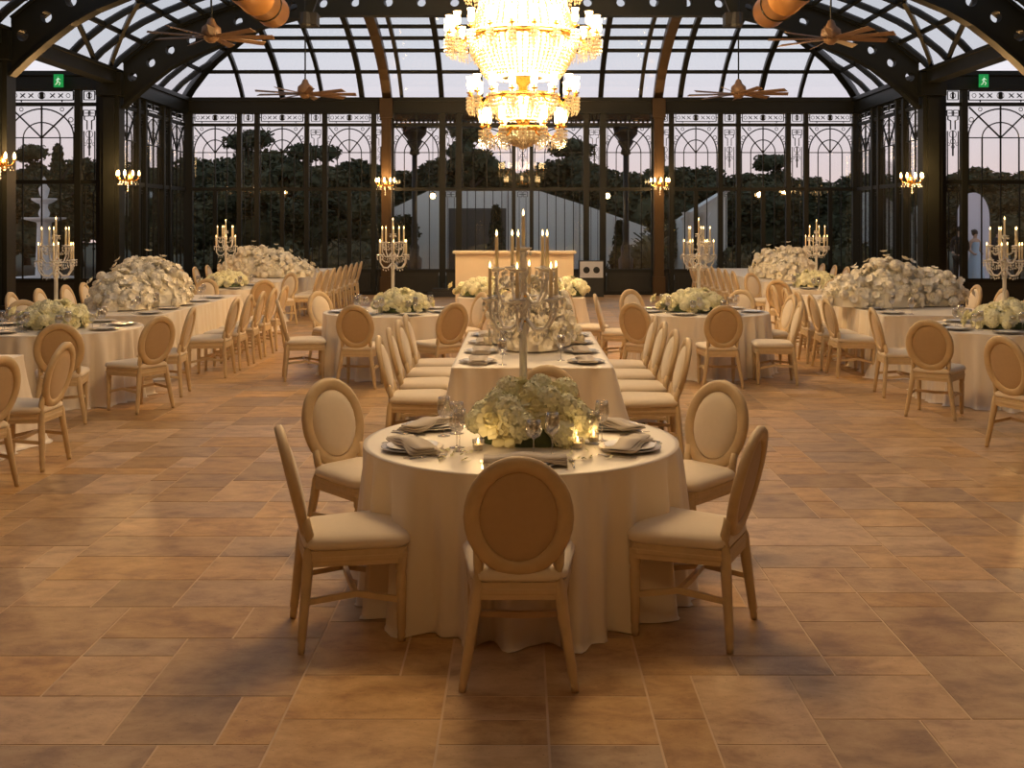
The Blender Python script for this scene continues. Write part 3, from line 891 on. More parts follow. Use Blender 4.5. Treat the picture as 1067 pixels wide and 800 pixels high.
# marquee
mq = empty('marquee', (0, 40, 0))
m = MB()
def P(px, py, d=40): return ((px - 543) * d / 1130, 0, 1.9 + (233 - py) * d / 1130)
out = [P(411, 305), P(411, 216), P(450, 197), P(556, 197), P(616, 216), P(678, 238), P(678, 305)]
out = [(x, 0, max(z, -.02)) for x, y, z in out]
m.prism(out, (0, 1, 0), 3.0); m.xf(Matrix.Translation((0, 1.5, 0))); m.build('canvas', 'marquee', mq)
m = MB(); a, b = P(466, 217), P(529, 262); m.box(a[0], b[0], -.06, .0, 0, a[2]); m.build('entrance_screen', 'marquee_dark', mq)
m = MB()
for px, lo in ((411, 216), (466, 200), (529, 200), (600, 212), (640, 226)):
    q = P(px, lo); m.box(q[0] - .05, q[0] + .05, -.10, -.02, 0, q[2])
m.build('pole', 'stone', mq)
tag(mq, 'long white marquee with a sloping roof and dark entrance behind the double door', 'marquee')

# porch: two cast-iron columns and a beam beyond the double door
for px, w in ((432, 'left'), (652, 'right')):
    x, y, z = at(px, 133, 31.5)
    root = empty('porch_column', (x, y, -.02))
    m = MB(); m.lathe([(.24, 0), (.26, .5), (.20, .55), (.22, .9), (.13, 1.0), (.14, 1.25), (.085, 1.35), (.10, 1.9), (.075, 1.95), (.075, 3.9)], 12); m.build('shaft', 'wall_lamp_iron', root, True)
    m = MB(); m.lathe([(.08, 3.9), (.15, 3.95), (.12, 4.1), (.24, 4.3), (.20, 4.36), (.34, 4.52), (.36, 4.72)], 12); m.build('capital', 'wall_lamp_iron', root, True)
    tag(root, 'ornate cast-iron porch column beyond the glass, the %s of two' % w, 'column', 'porch columns')
m = MB(); m.box(-3.9, 3.9, 31.2, 31.8, 4.70, 4.80); m.box(-3.9, 3.9, 31.2, 31.8, 4.90, 5.12)
for i in range(60): m.box(-3.9 + i * .13, -3.84 + i * .13, 31.45, 31.5, 4.8, 4.9)
for s in (-3.85, 3.85): m.box(s - .06, s + .06, 31.3, 31.6, 0, 4.72)
struct(m, 'trim_%d' % nn, 'bronze'); nn += 1
for px, w in ((451, 'left'), (633, 'right')):
    x, y, z = at(px, 204, 31.5)
    root = empty('porch_lantern', (x, y, z))
    m = MB(); m.lathe([(.01, .5), (.01, .14), (.06, .12), (.09, .08)], 8); m.tube([(0, 0, .14), (0, 0, 4.8 - z)], .01, 5); m.build('cap', 'iron', root)
    m = MB(); m.lathe([(0, -.09), (.06, -.07), (.085, 0), (.05, .07), (0, .08)], 10); m.build('globe', 'bulb', root, True)
    tag(root, 'small round glowing porch lantern hanging outside, the %s of two' % w, 'lantern', 'porch lanterns')
    point('lamp_light', (x, y - .25, z), 3, .08)

# tiered fountains
def fountain(px, pyt, d, label):
    x, y, z = at(px, pyt, d)
    root = empty('fountain', (x, y, -.02)); h = z
    m = MB(); m.lathe([(.9, 0), (.95, .3), (.25, .35), (.2, h - 1.45), (.25, h - 1.35), (.12, h - 1.3)], 16); m.build('pedestal', 'stone', root, True)
    for zz, rr in ((h - 1.30, .62), (h - .72, .36)):
        b = MB(); b.lathe([(.08, zz - .14), (.2, zz - .10), (rr, zz + .0), (rr * 1.02, zz + .05), (rr * .9, zz + .04), (.1, zz - .02)], 18); b.build('bowl', 'stone', root, True)
    m = MB(); m.lathe([(.12, h - 1.3), (.17, h - 1.12), (.10, h - .95), (.14, h - .78), (.08, h - .68), (.14, h - .5), (.16, h - .38), (.07, h - .25), (.09, h - .14), (0, h)], 12); m.build('finial', 'stone', root, True)
    tag(root, label, 'fountain', 'stone fountains outside')
fountain(46, 183, 33, 'white stone tiered fountain outside the window above the near candelabrum')
# pavilion and urns behind the glass on the other side
root = empty('garden_pavilion', (5.7, 36, -.02))
m = MB(); zt = at(745, 200, 36)[2]
m.prism([(-.5, 0, 0), (-.5, 0, zt - .9), (.95, 0, zt), (.95, 0, 0)], (0, 1, 0), 2.0); m.build('canopy', 'marquee', root)
m = MB(); m.bar((-.55, -1.05, zt - .9), (1.0, -1.05, zt + .05), .1, .08); m.build('roof_edge', 'stone', root)
tag(root, 'pale gabled garden pavilion beyond the glass behind a candelabrum', 'pavilion')
for px, w in ((718, 'closer to the palm'), (733, 'closer to the corner')):
    x, y, z = at(px, 221, 33.5)
    root = empty('garden_urn', (x, y, -.02))
    m = MB(); m.box(-.17, .17, -.17, .17, 0, 1.3); m.build('plinth', 'stone', root)
    m = MB(); m.lathe([(.06, 1.3), (.09, 1.5), (.13, 1.8), (.12, 2.05), (.24, z + .02), (.2, z)], 12); m.build('bowl', 'stone', root, True)
    tag(root, 'white stone garden urn on a plinth, the one ' + w, 'urn', 'stone urns outside')

# shrubs and cypresses close to the wall
shr = crown(31, 420, [(0, 0, .55, .75, .6), (.5, .1, .45, .6, .5), (-.5, 0, .5, .6, .55)], .09).mesh('shrub', 'tree2')
k2 = 0
for px, py, d, lab in ((352, 262, 32.5, 'leafy green shrub outside below the small reflected lights'), (378, 258, 36.5, 'leafy green shrub outside beside the bronze column'), (300, 266, 34, 'leafy low shrub outside, third from the bronze column'),
                       (235, 262, 34, 'dark low shrub outside behind the far white flowers'), (668, 262, 34.5, 'low shrub beneath the potted palm outside'), (780, 262, 34, 'low shrub outside left of the great white flowers'), (870, 262, 34, 'low shrub outside behind the far candelabrum')):
    x, y, z = at(px, py, d)
    o = put('shrub', shr, None, (x, y, -.03), (0, 0, px), (1.3, 1.1, 1.15)); tag(o, lab, 'shrub', 'shrubs outside')
cyp = crown(33, 300, [(0, 0, .5, .28, .5), (0, 0, 1.1, .26, .6), (0, 0, 1.8, .2, .6), (0, 0, 2.4, .12, .4)], .07).mesh('cypress', 'tree')
for px, py, d, lab in ((425, 222, 33, 'slim dark cypress outside beside a porch column'), (517, 212, 36, 'slim dark cypress in front of the marquee entrance'), (646, 228, 34, 'slim cypress outside beside the second porch column')):
    x, y, z = at(px, py, d)
    o = put('cypress', cyp, None, (x, y, -.03), None, (1.2, 1.2, z / 2.8)); tag(o, lab, 'cypress', 'cypresses outside')
root = empty('potted_palm', (3.75 * 1.06, 33, -.02))
m = MB(); m.lathe([(.2, 0), (.3, .5), (.33, .55)], 12); m.build('pot', 'wall_lamp_iron', root)
fr = MB(); rr = random.Random(4)
for i in range(26):
    a = rr.uniform(0, 2 * PI); L = rr.uniform(.6, 1.2); pts = [(0, 0, .5), (math.cos(a) * L * .3, math.sin(a) * L * .3, .5 + L * .9), (math.cos(a) * L * .75, math.sin(a) * L * .75, .5 + L * 1.15)]
    fr.path(pts, .08, .01)
fr.build('frond', 'tree2', root, kind='stuff')
tag(root, 'potted palm outside in front of the low end of the marquee', 'palm')

# people outside
def skin(name, pts, edges, rad, m, parent):
    me = bpy.data.meshes.new(name); me.from_pydata(pts, edges, []); me.materials.append(M[m])
    o = bpy.data.objects.new(name, me); COL.objects.link(o); o.parent = parent
    md = o.modifiers.new('skin', 'SKIN'); md.use_smooth_shade = True
    for v, r in zip(me.skin_vertices[0].data, rad):
        v.radius = (r, r) if not isinstance(r, tuple) else r
    me.skin_vertices[0].data[0].use_root = True
    sb = o.modifiers.new('subdivision', 'SUBSURF'); sb.levels = 1; sb.render_levels = 2
    return o
def person(x, y, rz, outfit, label, h=1.70):
    root = empty('person', (x, y, -.02), rz); k = h / 1.7
    body = [(0, 0, .92), (0, 0, 1.10), (0, .01, 1.30), (0, 0, 1.42), (0, 0, 1.50), (0, -.01, 1.60), (0, 0, 1.68),
            (.17, 0, 1.38), (.22, .03, 1.12), (.16, -.14, .98), (.10, -.2, .98),
            (-.17, 0, 1.38), (-.22, .03, 1.12), (-.16, -.14, .98), (-.10, -.2, .98),
            (.09, 0, .86), (.10, 0, .48), (.10, .02, .08), (.11, -.12, .03), (-.09, 0, .86), (-.10, 0, .48), (-.10, .02, .08), (-.11, -.12, .03)]
    ed = [(0, 1), (1, 2), (2, 3), (3, 4), (4, 5), (5, 6), (3, 7), (7, 8), (8, 9), (9, 10), (3, 11), (11, 12), (12, 13), (13, 14), (0, 15), (15, 16), (16, 17), (17, 18), (0, 19), (19, 20), (20, 21), (21, 22)]
    rad = [(.13, .10), (.11, .09), (.13, .10), (.09, .08), .045, (.075, .085), .06, .055, .042, .032, .03, .055, .042, .032, .03, .09, .06, .038, .035, .09, .06, .038, .035]
    b = skin('body', body, ed, rad, 'skin', root); b.scale = (k, k, k)
    hd = MB(); hd.lathe([(.06, 1.56), (.095, 1.62), (.10, 1.68), (.07, 1.745), (0, 1.77)], 12, (0, .015, 0)); hd.lathe([(0, 1.66), (.05, 1.69), (.05, 1.73), (0, 1.76)], 8, (0, .10, 0)) if outfit == 'gown' else None
    ho = hd.build('hair', 'hair', root, True); ho.scale = (k, k, k)
    fc = MB(); 
    for sx in (-1, 1): fc.lathe([(0, -.008), (.009, 0), (0, .008)], 6, (sx * .03, -.085, 1.635))
    fc.lathe([(0, -.006), (.022, 0), (0, .006)], 6, (0, -.082, 1.575), sy=.3); fo = fc.build('face_features', 'hair', root); fo.scale = (k, k, k)
    c = MB()
    if outfit == 'gown':
        n = 20; vs = []; prof = [(.34, .05), (.30, .35), (.24, .70), (.165, .98), (.125, 1.12), (.15, 1.28), (.14, 1.36)]
        for r, z in prof:
            for q in range(n):
                a = 2 * PI * q / n; w = 1 + .08 * math.sin(5 * a) * max(0, 1 - z)
                vs.append((math.cos(a) * r * w, math.sin(a) * r * .8 * w, z))
        c.add(vs, [(i * n + q, i * n + (q + 1) % n, (i + 1) * n + (q + 1) % n, (i + 1) * n + q) for i in range(len(prof) - 1) for q in range(n)])
        g = c.build('gown', 'gown', root, True); g.scale = (k, k, k)
    else:
        pts = [(0, 0, .88), (0, 0, 1.10), (0, 0, 1.34), (0, 0, 1.42), (.18, 0, 1.38), (.24, .03, 1.12), (.17, -.13, 1.0), (-.18, 0, 1.38), (-.24, .03, 1.12), (-.17, -.13, 1.0)]
        s1 = skin('jacket', pts, [(0, 1), (1, 2), (2, 3), (3, 4), (4, 5), (5, 6), (3, 7), (7, 8), (8, 9)], [(.17, .13), (.16, .125), (.17, .13), (.08, .08), .075, .06, .045, .075, .06, .045], 'suit', root); s1.scale = (k, k, k)
        pts = [(0, 0, .90), (.10, 0, .82), (.105, 0, .45), (.105, .02, .06), (-.10, 0, .82), (-.105, 0, .45), (-.105, .02, .06)]
        s2 = skin('trousers', pts, [(0, 1), (1, 2), (2, 3), (0, 4), (4, 5), (5, 6)], [(.15, .12), .105, .08, .065, .105, .08, .065], 'suit', root); s2.scale = (k, k, k)
    tag(root, label, 'person')
x, y, z = at(1016, 240, 34); person(x, y, R(20), 'gown', 'person in a long pale blue gown standing outside by the window', 1.68)
x, y, z = at(1000, 238, 33.4); person(x, y, R(-40), 'suit', 'person in a dark suit outside, close to the one in the gown', 1.78)
x, y, z = at(1040, 238, 34.5); person(x, y, R(30), 'suit', 'person in dark clothes outside, facing the gown from the other side', 1.72)
root = empty('backdrop_stand', (at(1014, 0, 36)[0], 36, -.02))
n = 20; pts = [(-.52, 0, 0)] + [(math.cos(PI - PI * i / n) * .52, 0, 2.1 + math.sin(PI * i / n) * .85) for i in range(n + 1)] + [(.52, 0, 0)]
m = MB(); m.prism(pts, (0, 1, 0), .12); m.build('fabric_panel', 'veil', root)
m = MB(); m.box(-.6, .6, -.2, .25, 0, .08); m.build('base', 'stone', root)
tag(root, 'tall arched white fabric backdrop standing outside behind the person in the gown', 'backdrop')
# ------------------------------------------------------------------ the oval-back chair
def chair_proto():
    root = empty('dining_chair')
    def back_y(z): return -.205 - (z - .46) * .24
    C, A, B = .715, .198, .232
    f = MB()
    n = 32; prof = []
    # oval ring with a moulded section, leaning back
    sec = [(-.040, -.010), (-.034, -.019), (-.018, -.024), (.012, -.024), (.026, -.010), (.026, .012), (.010, .021), (-.018, .021), (-.034, .016), (-.040, .008)]
    vs = []
    for i in range(n):
        a = 2 * PI * i / n
        for (dr, dy) in sec:
            z = C + math.sin(a) * (B + dr); x = math.cos(a) * (A + dr)
            vs.append((x, back_y(z) + dy, z))
    m = len(sec)
    f.add(vs, [(i * m + j, ((i + 1) % n) * m + j, ((i + 1) % n) * m + (j + 1) % m, i * m + (j + 1) % m) for i in range(n) for j in range(m)])
    f.build('back_frame', 'wood', root, True)
    for sgn, dep in ((1, .030), (-1, .012)):
        p = MB()
        rings = [(.999, 0), (.92, .5), (.7, .85), (.35, 1.0)]
        vs = []
        for q, h in rings:
            for i in range(24):
                a = 2 * PI * i / 24; z = C + math.sin(a) * (B - .037) * q
                vs.append((math.cos(a) * (A - .037) * q, back_y(z) + sgn * (.006 + dep * h), z))
        vs.append((0, back_y(C) + sgn * (.006 + dep), C))
        fs = [(r_ * 24 + i, r_ * 24 + (i + 1) % 24, (r_ + 1) * 24 + (i + 1) % 24, (r_ + 1) * 24 + i) for r_ in range(3) for i in range(24)] + [(72 + i, 72 + (i + 1) % 24, 96) for i in range(24)]
        p.add(vs, fs)
        if sgn > 0: p.build('backrest', 'fabric', root, True)
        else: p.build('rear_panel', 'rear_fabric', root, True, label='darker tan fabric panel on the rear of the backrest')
    # rear legs run up into the oval
    for s in (-1, 1):
        l = MB()
        l.tube([(s * .230, -.246, 0), (s * .226, -.244, .03), (s * .224, -.243, .04), (s * .222, -.242, .055), (s * .205, -.232, .16), (s * .180, -.216, .32), (s * .170, -.208, .42), (s * .163, -.206, .50), (s * .170, -.222, .58)], [.015, .019, .016, .0205, .022, .026, .026, .023, .020], 8)
        l.build('leg', 'wood', root, True)
    for s in (-1, 1):
        l = MB(); l.lathe([(.015, 0), (.019, .03), (.016, .045), (.020, .06), (.025, .30), (.020, .32), (.027, .335), (.027, .42)], 10, (s * .205, .205, 0)); l.build('leg', 'wood', root, True)
    def outline(w0, w1, y0, y1, r):
        """rounded trapezoid: w0 half width at the back, w1 at the front"""
        P = []
        for cx, cy, a0 in ((w1 - r, y1 - r, 0), (-(w1 - r), y1 - r, 90), (-(w0 - r), y0 + r, 180), (w0 - r, y0 + r, 270)):
            for k_ in range(5):
                a = R(a0 + k_ * 22.5); P.append((cx + math.cos(a) * r, cy + math.sin(a) * r))
        return P
    o = outline(.195, .238, -.225, .235, .05); sf = MB(); N = len(o)
    lv = [(1.0, .365), (1.0, .385), (1.012, .39), (1.012, .405), (1.0, .41), (1.0, .435)]
    vs = [(x * q, y * q, z) for q, z in lv for x, y in o]
    sf.add(vs, [(i * N + j, i * N + (j + 1) % N, (i + 1) * N + (j + 1) % N, (i + 1) * N + j) for i in range(len(lv) - 1) for j in range(N)] + [tuple(range(N))[::-1], tuple((len(lv) - 1) * N + j for j in range(N))])
    sf.build('seat_frame', 'wood', root)
    o = outline(.20, .245, -.225, .245, .07); st = MB(); N = len(o)
    lv = [(.97, .436), (1.02, .45), (1.02, .470), (.97, .487), (.86, .498), (.6, .507), (.3, .511)]
    vs = [(x * q, y * q, z) for q, z in lv for x, y in o] + [(0, 0, .512)]
    st.add(vs, [(i * N + j, i * N + (j + 1) % N, (i + 1) * N + (j + 1) % N, (i + 1) * N + j) for i in range(len(lv) - 1) for j in range(N)] + [tuple(range(N))[::-1]] + [((len(lv) - 1) * N + j, (len(lv) - 1) * N + (j + 1) % N, len(lv) * N) for j in range(N)])
    st.build('seat', 'fabric', root, True)
    for s in (-1, 1):
        m_ = MB(); m_.path([(s * .204, .2, .19), (s * .203, .0, .235), (s * .200, -.225, .215)], .020, .026); m_.build('stretcher', 'wood', root)
    m_ = MB(); m_.path([(-.2, .0, .232), (0, 0, .225), (.2, .0, .232)], .022, .026); m_.build('stretcher', 'wood', root)
    return Proto(root)
CH = chair_proto()
def chair(x, y, dx, dy, label, group):
    return CH.place((x, y, 0), face_to(dx, dy), label, 'chair', group)

# ------------------------------------------------------------------ tables under cloths
TZ = .765
def cloth(name, cx, cy, shape, a, b, seed, label, group, flare=.05, amp=.035, rz=0.0, ztop=TZ):
    r = random.Random(seed)
    out = []   # (x, y, nx, ny, cornerness)
    if shape == 'round':
        N = 200
        for i in range(N):
            t = 2 * PI * i / N; out.append((math.cos(t) * a, math.sin(t) * a, math.cos(t), math.sin(t), 0))
        per = 2 * PI * a
    else:
        rc = .04
        segs = [((a - rc, b - rc), 0), ((-(a - rc), b - rc), 90), ((-(a - rc), -(b - rc)), 180), ((a - rc, -(b - rc)), 270)]
        corner_pts = []
        for (c_, a0) in segs:
            corner_pts.append([(c_[0] + math.cos(R(a0 + k_ * 15)) * rc, c_[1] + math.sin(R(a0 + k_ * 15)) * rc, math.cos(R(a0 + k_ * 15)), math.sin(R(a0 + k_ * 15)), 1) for k_ in range(7)])
        for i in range(4):
            out += corner_pts[i]
            p, q = corner_pts[i][-1], corner_pts[(i + 1) % 4][0]
            L = math.hypot(p[0] - q[0], p[1] - q[1]); k_ = max(3, int(L / .035))
            for j in range(1, k_):
                t = j / k_; dd = min(t, 1 - t) * L
                out.append((p[0] + (q[0] - p[0]) * t, p[1] + (q[1] - p[1]) * t, p[2], p[3], max(0, 1 - dd / .28) ** 2))
        per = 4 * (a + b)
    N = len(out)
    s = [0]
    for i in range(1, N): s.append(s[-1] + math.hypot(out[i][0] - out[i - 1][0], out[i][1] - out[i - 1][1]))
    ks = [(r.uniform(.5, 1), max(1, round(per / w)), r.uniform(0, 6.28)) for w in (.80, .42, .27, .20, .15)]
    tot = s[-1] + math.hypot(out[0][0] - out[-1][0], out[0][1] - out[-1][1])
    def fold(u):
        v = sum(w * math.sin(2 * PI * k_ * u / tot + p) for w, k_, p in ks) / 2.2
        return (abs(v) ** .8) * (1 if v > 0 else -1)
    levels = [(0, 0), (.004, .006), (.010, .03), (.014, .10), (.02, .2), (.03, .32), (.04, .44), (.05, .55), (.06, .66), (.07, .72), (.085, .752), (.13, .7625)]
    H = ztop
    vs = []; prevn = 0
    for li, (of, dz) in enumerate(levels):
        t = min(1, dz / .72)
        for i, (x, y, nx, ny, cn) in enumerate(out):
            d = flare * t * (of / .07 if of < .07 else of / .07) + amp * (t ** .55) * fold(s[i]) * (1.0 if t > .04 else 0) + cn * .13 * t ** 1.2 + .002
            if li == len(levels) - 1: d += .012 * fold(s[i]) - .01
            vs.append((x + nx * d, y + ny * d, max(.004, H - dz * H / .765)))
    fs = []
    for li in range(len(levels) - 1):
        for i in range(N):
            j = (i + 1) % N
            fs.append((li * N + i, (li + 1) * N + i, (li + 1) * N + j, li * N + j))
    # top
    base = len(vs)
    rings = (.97, .6, .25)
    for q in rings:
        for (x, y, *_r) in out: vs.append((x * q, y * q, H + .0005))
    prev = 0
    for k_ in range(len(rings)):
        o = base + k_ * N
        for i in range(N):
            j = (i + 1) % N
            fs.append((prev + i, prev + j, o + j, o + i))
        prev = o
    vs.append((0, 0, H + .0005)); cidx = len(vs) - 1
    for i in range(N): fs.append((prev + i, prev + (i + 1) % N, cidx))
    m = MB(); m.add(vs, fs)
    o = m.build('tablecloth', 'cloth', None, True)
    o.location = (cx, cy, 0); o.rotation_euler = (0, 0, rz)
    tag(o, 'ivory floor-length cloth over the ' + label, 'tablecloth', 'ivory tablecloths')
    # the table under it
    root = empty(name, (cx, cy, 0), rz)
    tp = MB()
    if shape == 'round': tp.lathe([(a - .03, ztop - .035), (a - .01, ztop - .03), (a - .01, ztop - .006), (a - .03, ztop - .004)], 40)
    else: tp.box(-a + .01, a - .01, -b + .01, b - .01, ztop - .035, ztop - .004)
    tp.build('tabletop', 'wood', root)
    q1, q2 = (a * .6, a * .6) if shape == 'round' else (a - .15, b - .15)
    for sx in (-1, 1):
        for sy in (-1, 1):
            l = MB(); l.tube([(sx * q1, sy * q2, 0), (sx * q1, sy * q2, ztop - .034)], .022, 8); l.build('leg', 'iron', root)
    tag(root, label.capitalize() if False else label + ' under its ivory cloth', 'table', 'dining tables')
    return o

# ------------------------------------------------------------------ tableware
def mesh_of(fn, name, m, smooth=True):
    q = MB(); fn(q); return q.mesh(name, m, smooth)
def napkin_fn(m):
    # long folded napkin lying across the plate, drooping at its ends
    n = 9
    for lay, (w, z0) in enumerate(((.072, .020), (.064, .028), (.052, .035))):
        vs = []
        for i in range(n):
            t = i / (n - 1) * 2 - 1
            z = z0 + .006 * math.sin(t * 5 + lay) - .010 * t * t
            for sgn in (-1, 1):
                ww = w * (1 - .12 * math.cos(t * 4 + lay))
                vs += [(t * .195, sgn * ww + .006 * math.sin(t * 3), z), (t * .195, sgn * ww + .006 * math.sin(t * 3), z + .007)]
        fs = []
        for i in range(n - 1):
            a, b = i * 4, i * 4 + 4
            fs += [(a + 1, a + 3, b + 3, b + 1), (a, b, b + 2, a + 2), (a, a + 1, b + 1, b), (a + 2, b + 2, b + 3, a + 3)]
        fs += [(0, 2, 3, 1), ((n - 1) * 4, (n - 1) * 4 + 1, (n - 1) * 4 + 3, (n - 1) * 4 + 2)]
        m.add(vs, fs)
PLATE = mesh_of(lambda m: m.lathe([(.0, .004), (.085, .004), (.10, .006), (.155, .016), (.158, .018), (.155, .0195), (.10, .010), (0, .008)], 28), 'charger_plate', 'charger')
DISH = mesh_of(lambda m: m.lathe([(.0, .011), (.07, .011), (.13, .024), (.132, .026), (.128, .0265), (.075, .016), (0, .015)], 28), 'dinner_plate', 'china')
NAP = mesh_of(napkin_fn, 'napkin', 'napkin')
def wg(m, k=1.0, h=.21):
    m.lathe([(.034 * k, 0), (.034 * k, .002), (.006, .006), (.0038, .02), (.0035, h * .44), (.008, h * .47), (.03 * k, h * .56), (.038 * k, h * .70), (.034 * k, h * .9), (.030 * k, h), (.0285 * k, h), (.033 * k, h * .88), (.036 * k, h * .7), (.028 * k, h * .575), (0, h * .49)], 16)
WINE = mesh_of(lambda m: wg(m), 'wine_glass', 'glassware')
GOB = mesh_of(lambda m: wg(m, 1.15, .17), 'water_goblet', 'glassware')
def fork_fn(m):
    m.path([(0, -.10, .003), (0, -.04, .006), (0, .04, .004), (0, .055, .004)], .008, .002)
    m.box(-.011, .011, .05, .062, .003, .005)
    for q in (-.009, -.003, .003, .009): m.box(q - .0013, q + .0013, .062, .10, .0035, .005)
def knife_fn(m):
    m.path([(0, -.11, .004), (0, 0, .005)], .010, .006); m.path([(0, 0, .003), (0, .09, .003), (.003, .115, .003)], .016, .0015)
def spoon_fn(m):
    m.path([(0, -.09, .004), (0, .04, .006)], .007, .003); m.lathe([(0, .002), (.014, .003), (.019, .008)], 12, (0, .065, 0), sy=1.45)
FORK, KNIFE, SPOON = mesh_of(fork_fn, 'fork', 'steel', False), mesh_of(knife_fn, 'knife', 'steel', False), mesh_of(spoon_fn, 'spoon', 'steel')

def item(name, me, x, y, z, rz, label, cat, group):
    o = put(name, me, None, (x, y, z), (0, 0, rz)); return tag(o, label, cat, group)
def setting(ex, ey, dx, dy, where, tname, full=True, napkin=True, inset=.20):
    """place laid at table edge point (ex, ey); (dx, dy) points from the guest to the table's middle"""
    L = math.hypot(dx, dy); dx, dy = dx / L, dy / L; rx, ry = dy, -dx     # rx: to the guest's right
    rz = face_to(dx, dy); cx, cy = ex + dx * inset, ey + dy * inset; z = TZ + .001
    g = ' on the ' + tname
    item('charger_plate', PLATE, cx, cy, z, rz, 'pewter charger ' + where, 'plate', 'charger plates' + g)
    item('dinner_plate', DISH, cx, cy, z, rz, 'white plate ' + where, 'plate', 'dinner plates' + g)
    if napkin: item('napkin', NAP, cx, cy, z + .006, rz, 'folded napkin ' + where, 'napkin', 'napkins' + g)
    def off(r_, f_): return cx + rx * r_ + dx * f_, cy + ry * r_ + dy * f_
    x, y = off(.14, .20); item('wine_glass', WINE, x, y, z, rz, 'empty wine glass ' + where, 'glass', 'wine glasses' + g)
    if full or not napkin:
        x, y = off(.05, .22); item('water_goblet', GOB, x, y, z, rz, 'clear water goblet ' + where, 'glass', 'water goblets' + g)
    if full:
        x, y = off(-.20, 0); item('fork', FORK, x, y, z, rz, 'steel dinner fork ' + where, 'fork', 'forks' + g)
        x, y = off(.19, 0); item('knife', KNIFE, x, y, z, rz, 'steel dinner knife ' + where, 'knife', 'knives' + g)
        x, y = off(.225, 0); item('spoon', SPOON, x, y, z, rz, 'steel soup spoon ' + where, 'spoon', 'spoons' + g)

# ------------------------------------------------------------------ flowers
def petal(m, o, u, v, w, L, W, cup):
    """petal from o along u, width along v, bending to w"""
    pts = []
    for (a, b) in ((0, .25), (.5, 1), (1, .6)):
        c = o + u * (L * a) + w * (cup * a * a)
        pts += [c - v * (W * b / 2), c + w * (-cup * .25 * b), c + v * (W * b / 2)]
    m.add(pts, [(0, 1, 4, 3), (1, 2, 5, 4), (3, 4, 7, 6), (4, 5, 8, 7)])
def rose_mb(seed=1, s=1.0, layers=((.010, 5, .9), (.020, 6, .6), (.032, 7, .35), (.040, 7, .05))):
    r = random.Random(seed); m = MB()
    for rad, n, up in layers:
        for i in range(n):
            a = 2 * PI * (i + r.random() * .5) / n; d = Vector((math.cos(a), math.sin(a), 0)); t = Vector((-math.sin(a), math.cos(a), 0)); z = Vector((0, 0, 1))
            u = (d * (1 - up) + z * (up + .25)).normalized()
            petal(m, d * rad * .6 * s + z * (-.012 * s), u, t, (d - u * d.dot(u)) * 1.0, (.030 + rad * .35) * s, (.030 + rad * .5) * s, .010 * s * (1 if up < .5 else -1))
    m.lathe([(0, -.03 * s), (.024 * s, -.018 * s), (.030 * s, 0), (.016 * s, .016 * s), (0, .02 * s)], 8)
    return m
def hyd_mb(seed=2, s=1.0, n=46):
    r = random.Random(seed); m = MB()
    m.lathe([(0, -.035 * s), (.038 * s, -.02 * s), (.048 * s, .004 * s), (.034 * s, .032 * s), (0, .042 * s)], 9)
    for i in range(n):
        z = 1 - 1.75 * (i + .5) / n; th = i * 2.39996; q = math.sqrt(max(0, 1 - z * z))
        nrm = Vector((math.cos(th) * q, math.sin(th) * q, z)); c = nrm * .055 * s
        a = nrm.cross(Vector((r.uniform(-1, 1), r.uniform(-1, 1), .3))).normalized(); b = nrm.cross(a)
        for k_ in range(4):
            an = k_ * PI / 2; u = a * math.cos(an) + b * math.sin(an); v = nrm.cross(u); L = .017 * s
            m.add([c, c + u * L * .6 - v * L * .55, c + u * L * 1.15 + nrm * L * .2, c + u * L * .6 + v * L * .55], [(0, 1, 2, 3)])
    return m
def orchid_mb(seed=3, s=1.0):
    r = random.Random(seed); m = MB()
    for i in range(5):
        a = 2 * PI * i / 5 + r.uniform(-.15, .15); u = Vector((math.cos(a), math.sin(a), .15)); v = Vector((-math.sin(a), math.cos(a), 0))
        petal(m, Vector((0, 0, 0)), u, v, Vector((0, 0, 1)), .048 * s, .050 * s, .012 * s)
    m.lathe([(0, .0), (.008 * s, .008 * s), (0, .02 * s)], 5)
    return m
ROSES = [rose_mb(i, 1.0) for i in range(3)]
HYDS = [hyd_mb(i, 1.0) for i in range(3)]
ORCH = [orchid_mb(i, 1.0) for i in range(3)]
def orient(nrm, r):
    q = Vector((0, 0, 1)).rotation_difference(nrm).to_matrix().to_4x4()
    return q @ Matrix.Rotation(r.uniform(0, 6.28), 4, 'Z')
def leaves_mb(seed, pts, n, L):
    r = random.Random(seed); m = MB()
    for i in range(n):
        p, nrm = pts[r.randrange(len(pts))]
        u = (nrm + Vector((r.uniform(-.7, .7), r.uniform(-.7, .7), r.uniform(-.5, .4)))).normalized(); v = u.cross(Vector((r.random(), r.random(), 1))).normalized(); w = u.cross(v)
        petal(m, p * .9, u, v, w, L, L * .4, L * .25)
    return m
def dome_pts(r, n, rx, ry, rz, power=1.0, lift=.0, low=.0):
    P = []
    for i in range(n):
        z = low + (1 - low) * (1 - (i + .5) / n) ** power; th = i * 2.39996 + r.uniform(-.2, .2); q = math.sqrt(max(0, 1 - z * z)); j = r.uniform(.86, 1.08)
        n_ = Vector((math.cos(th) * q / rx, math.sin(th) * q / ry, z / rz)).normalized()
        P.append((Vector((math.cos(th) * q * rx * j, math.sin(th) * q * ry * j, z * rz * j + lift)), n_))
    return P
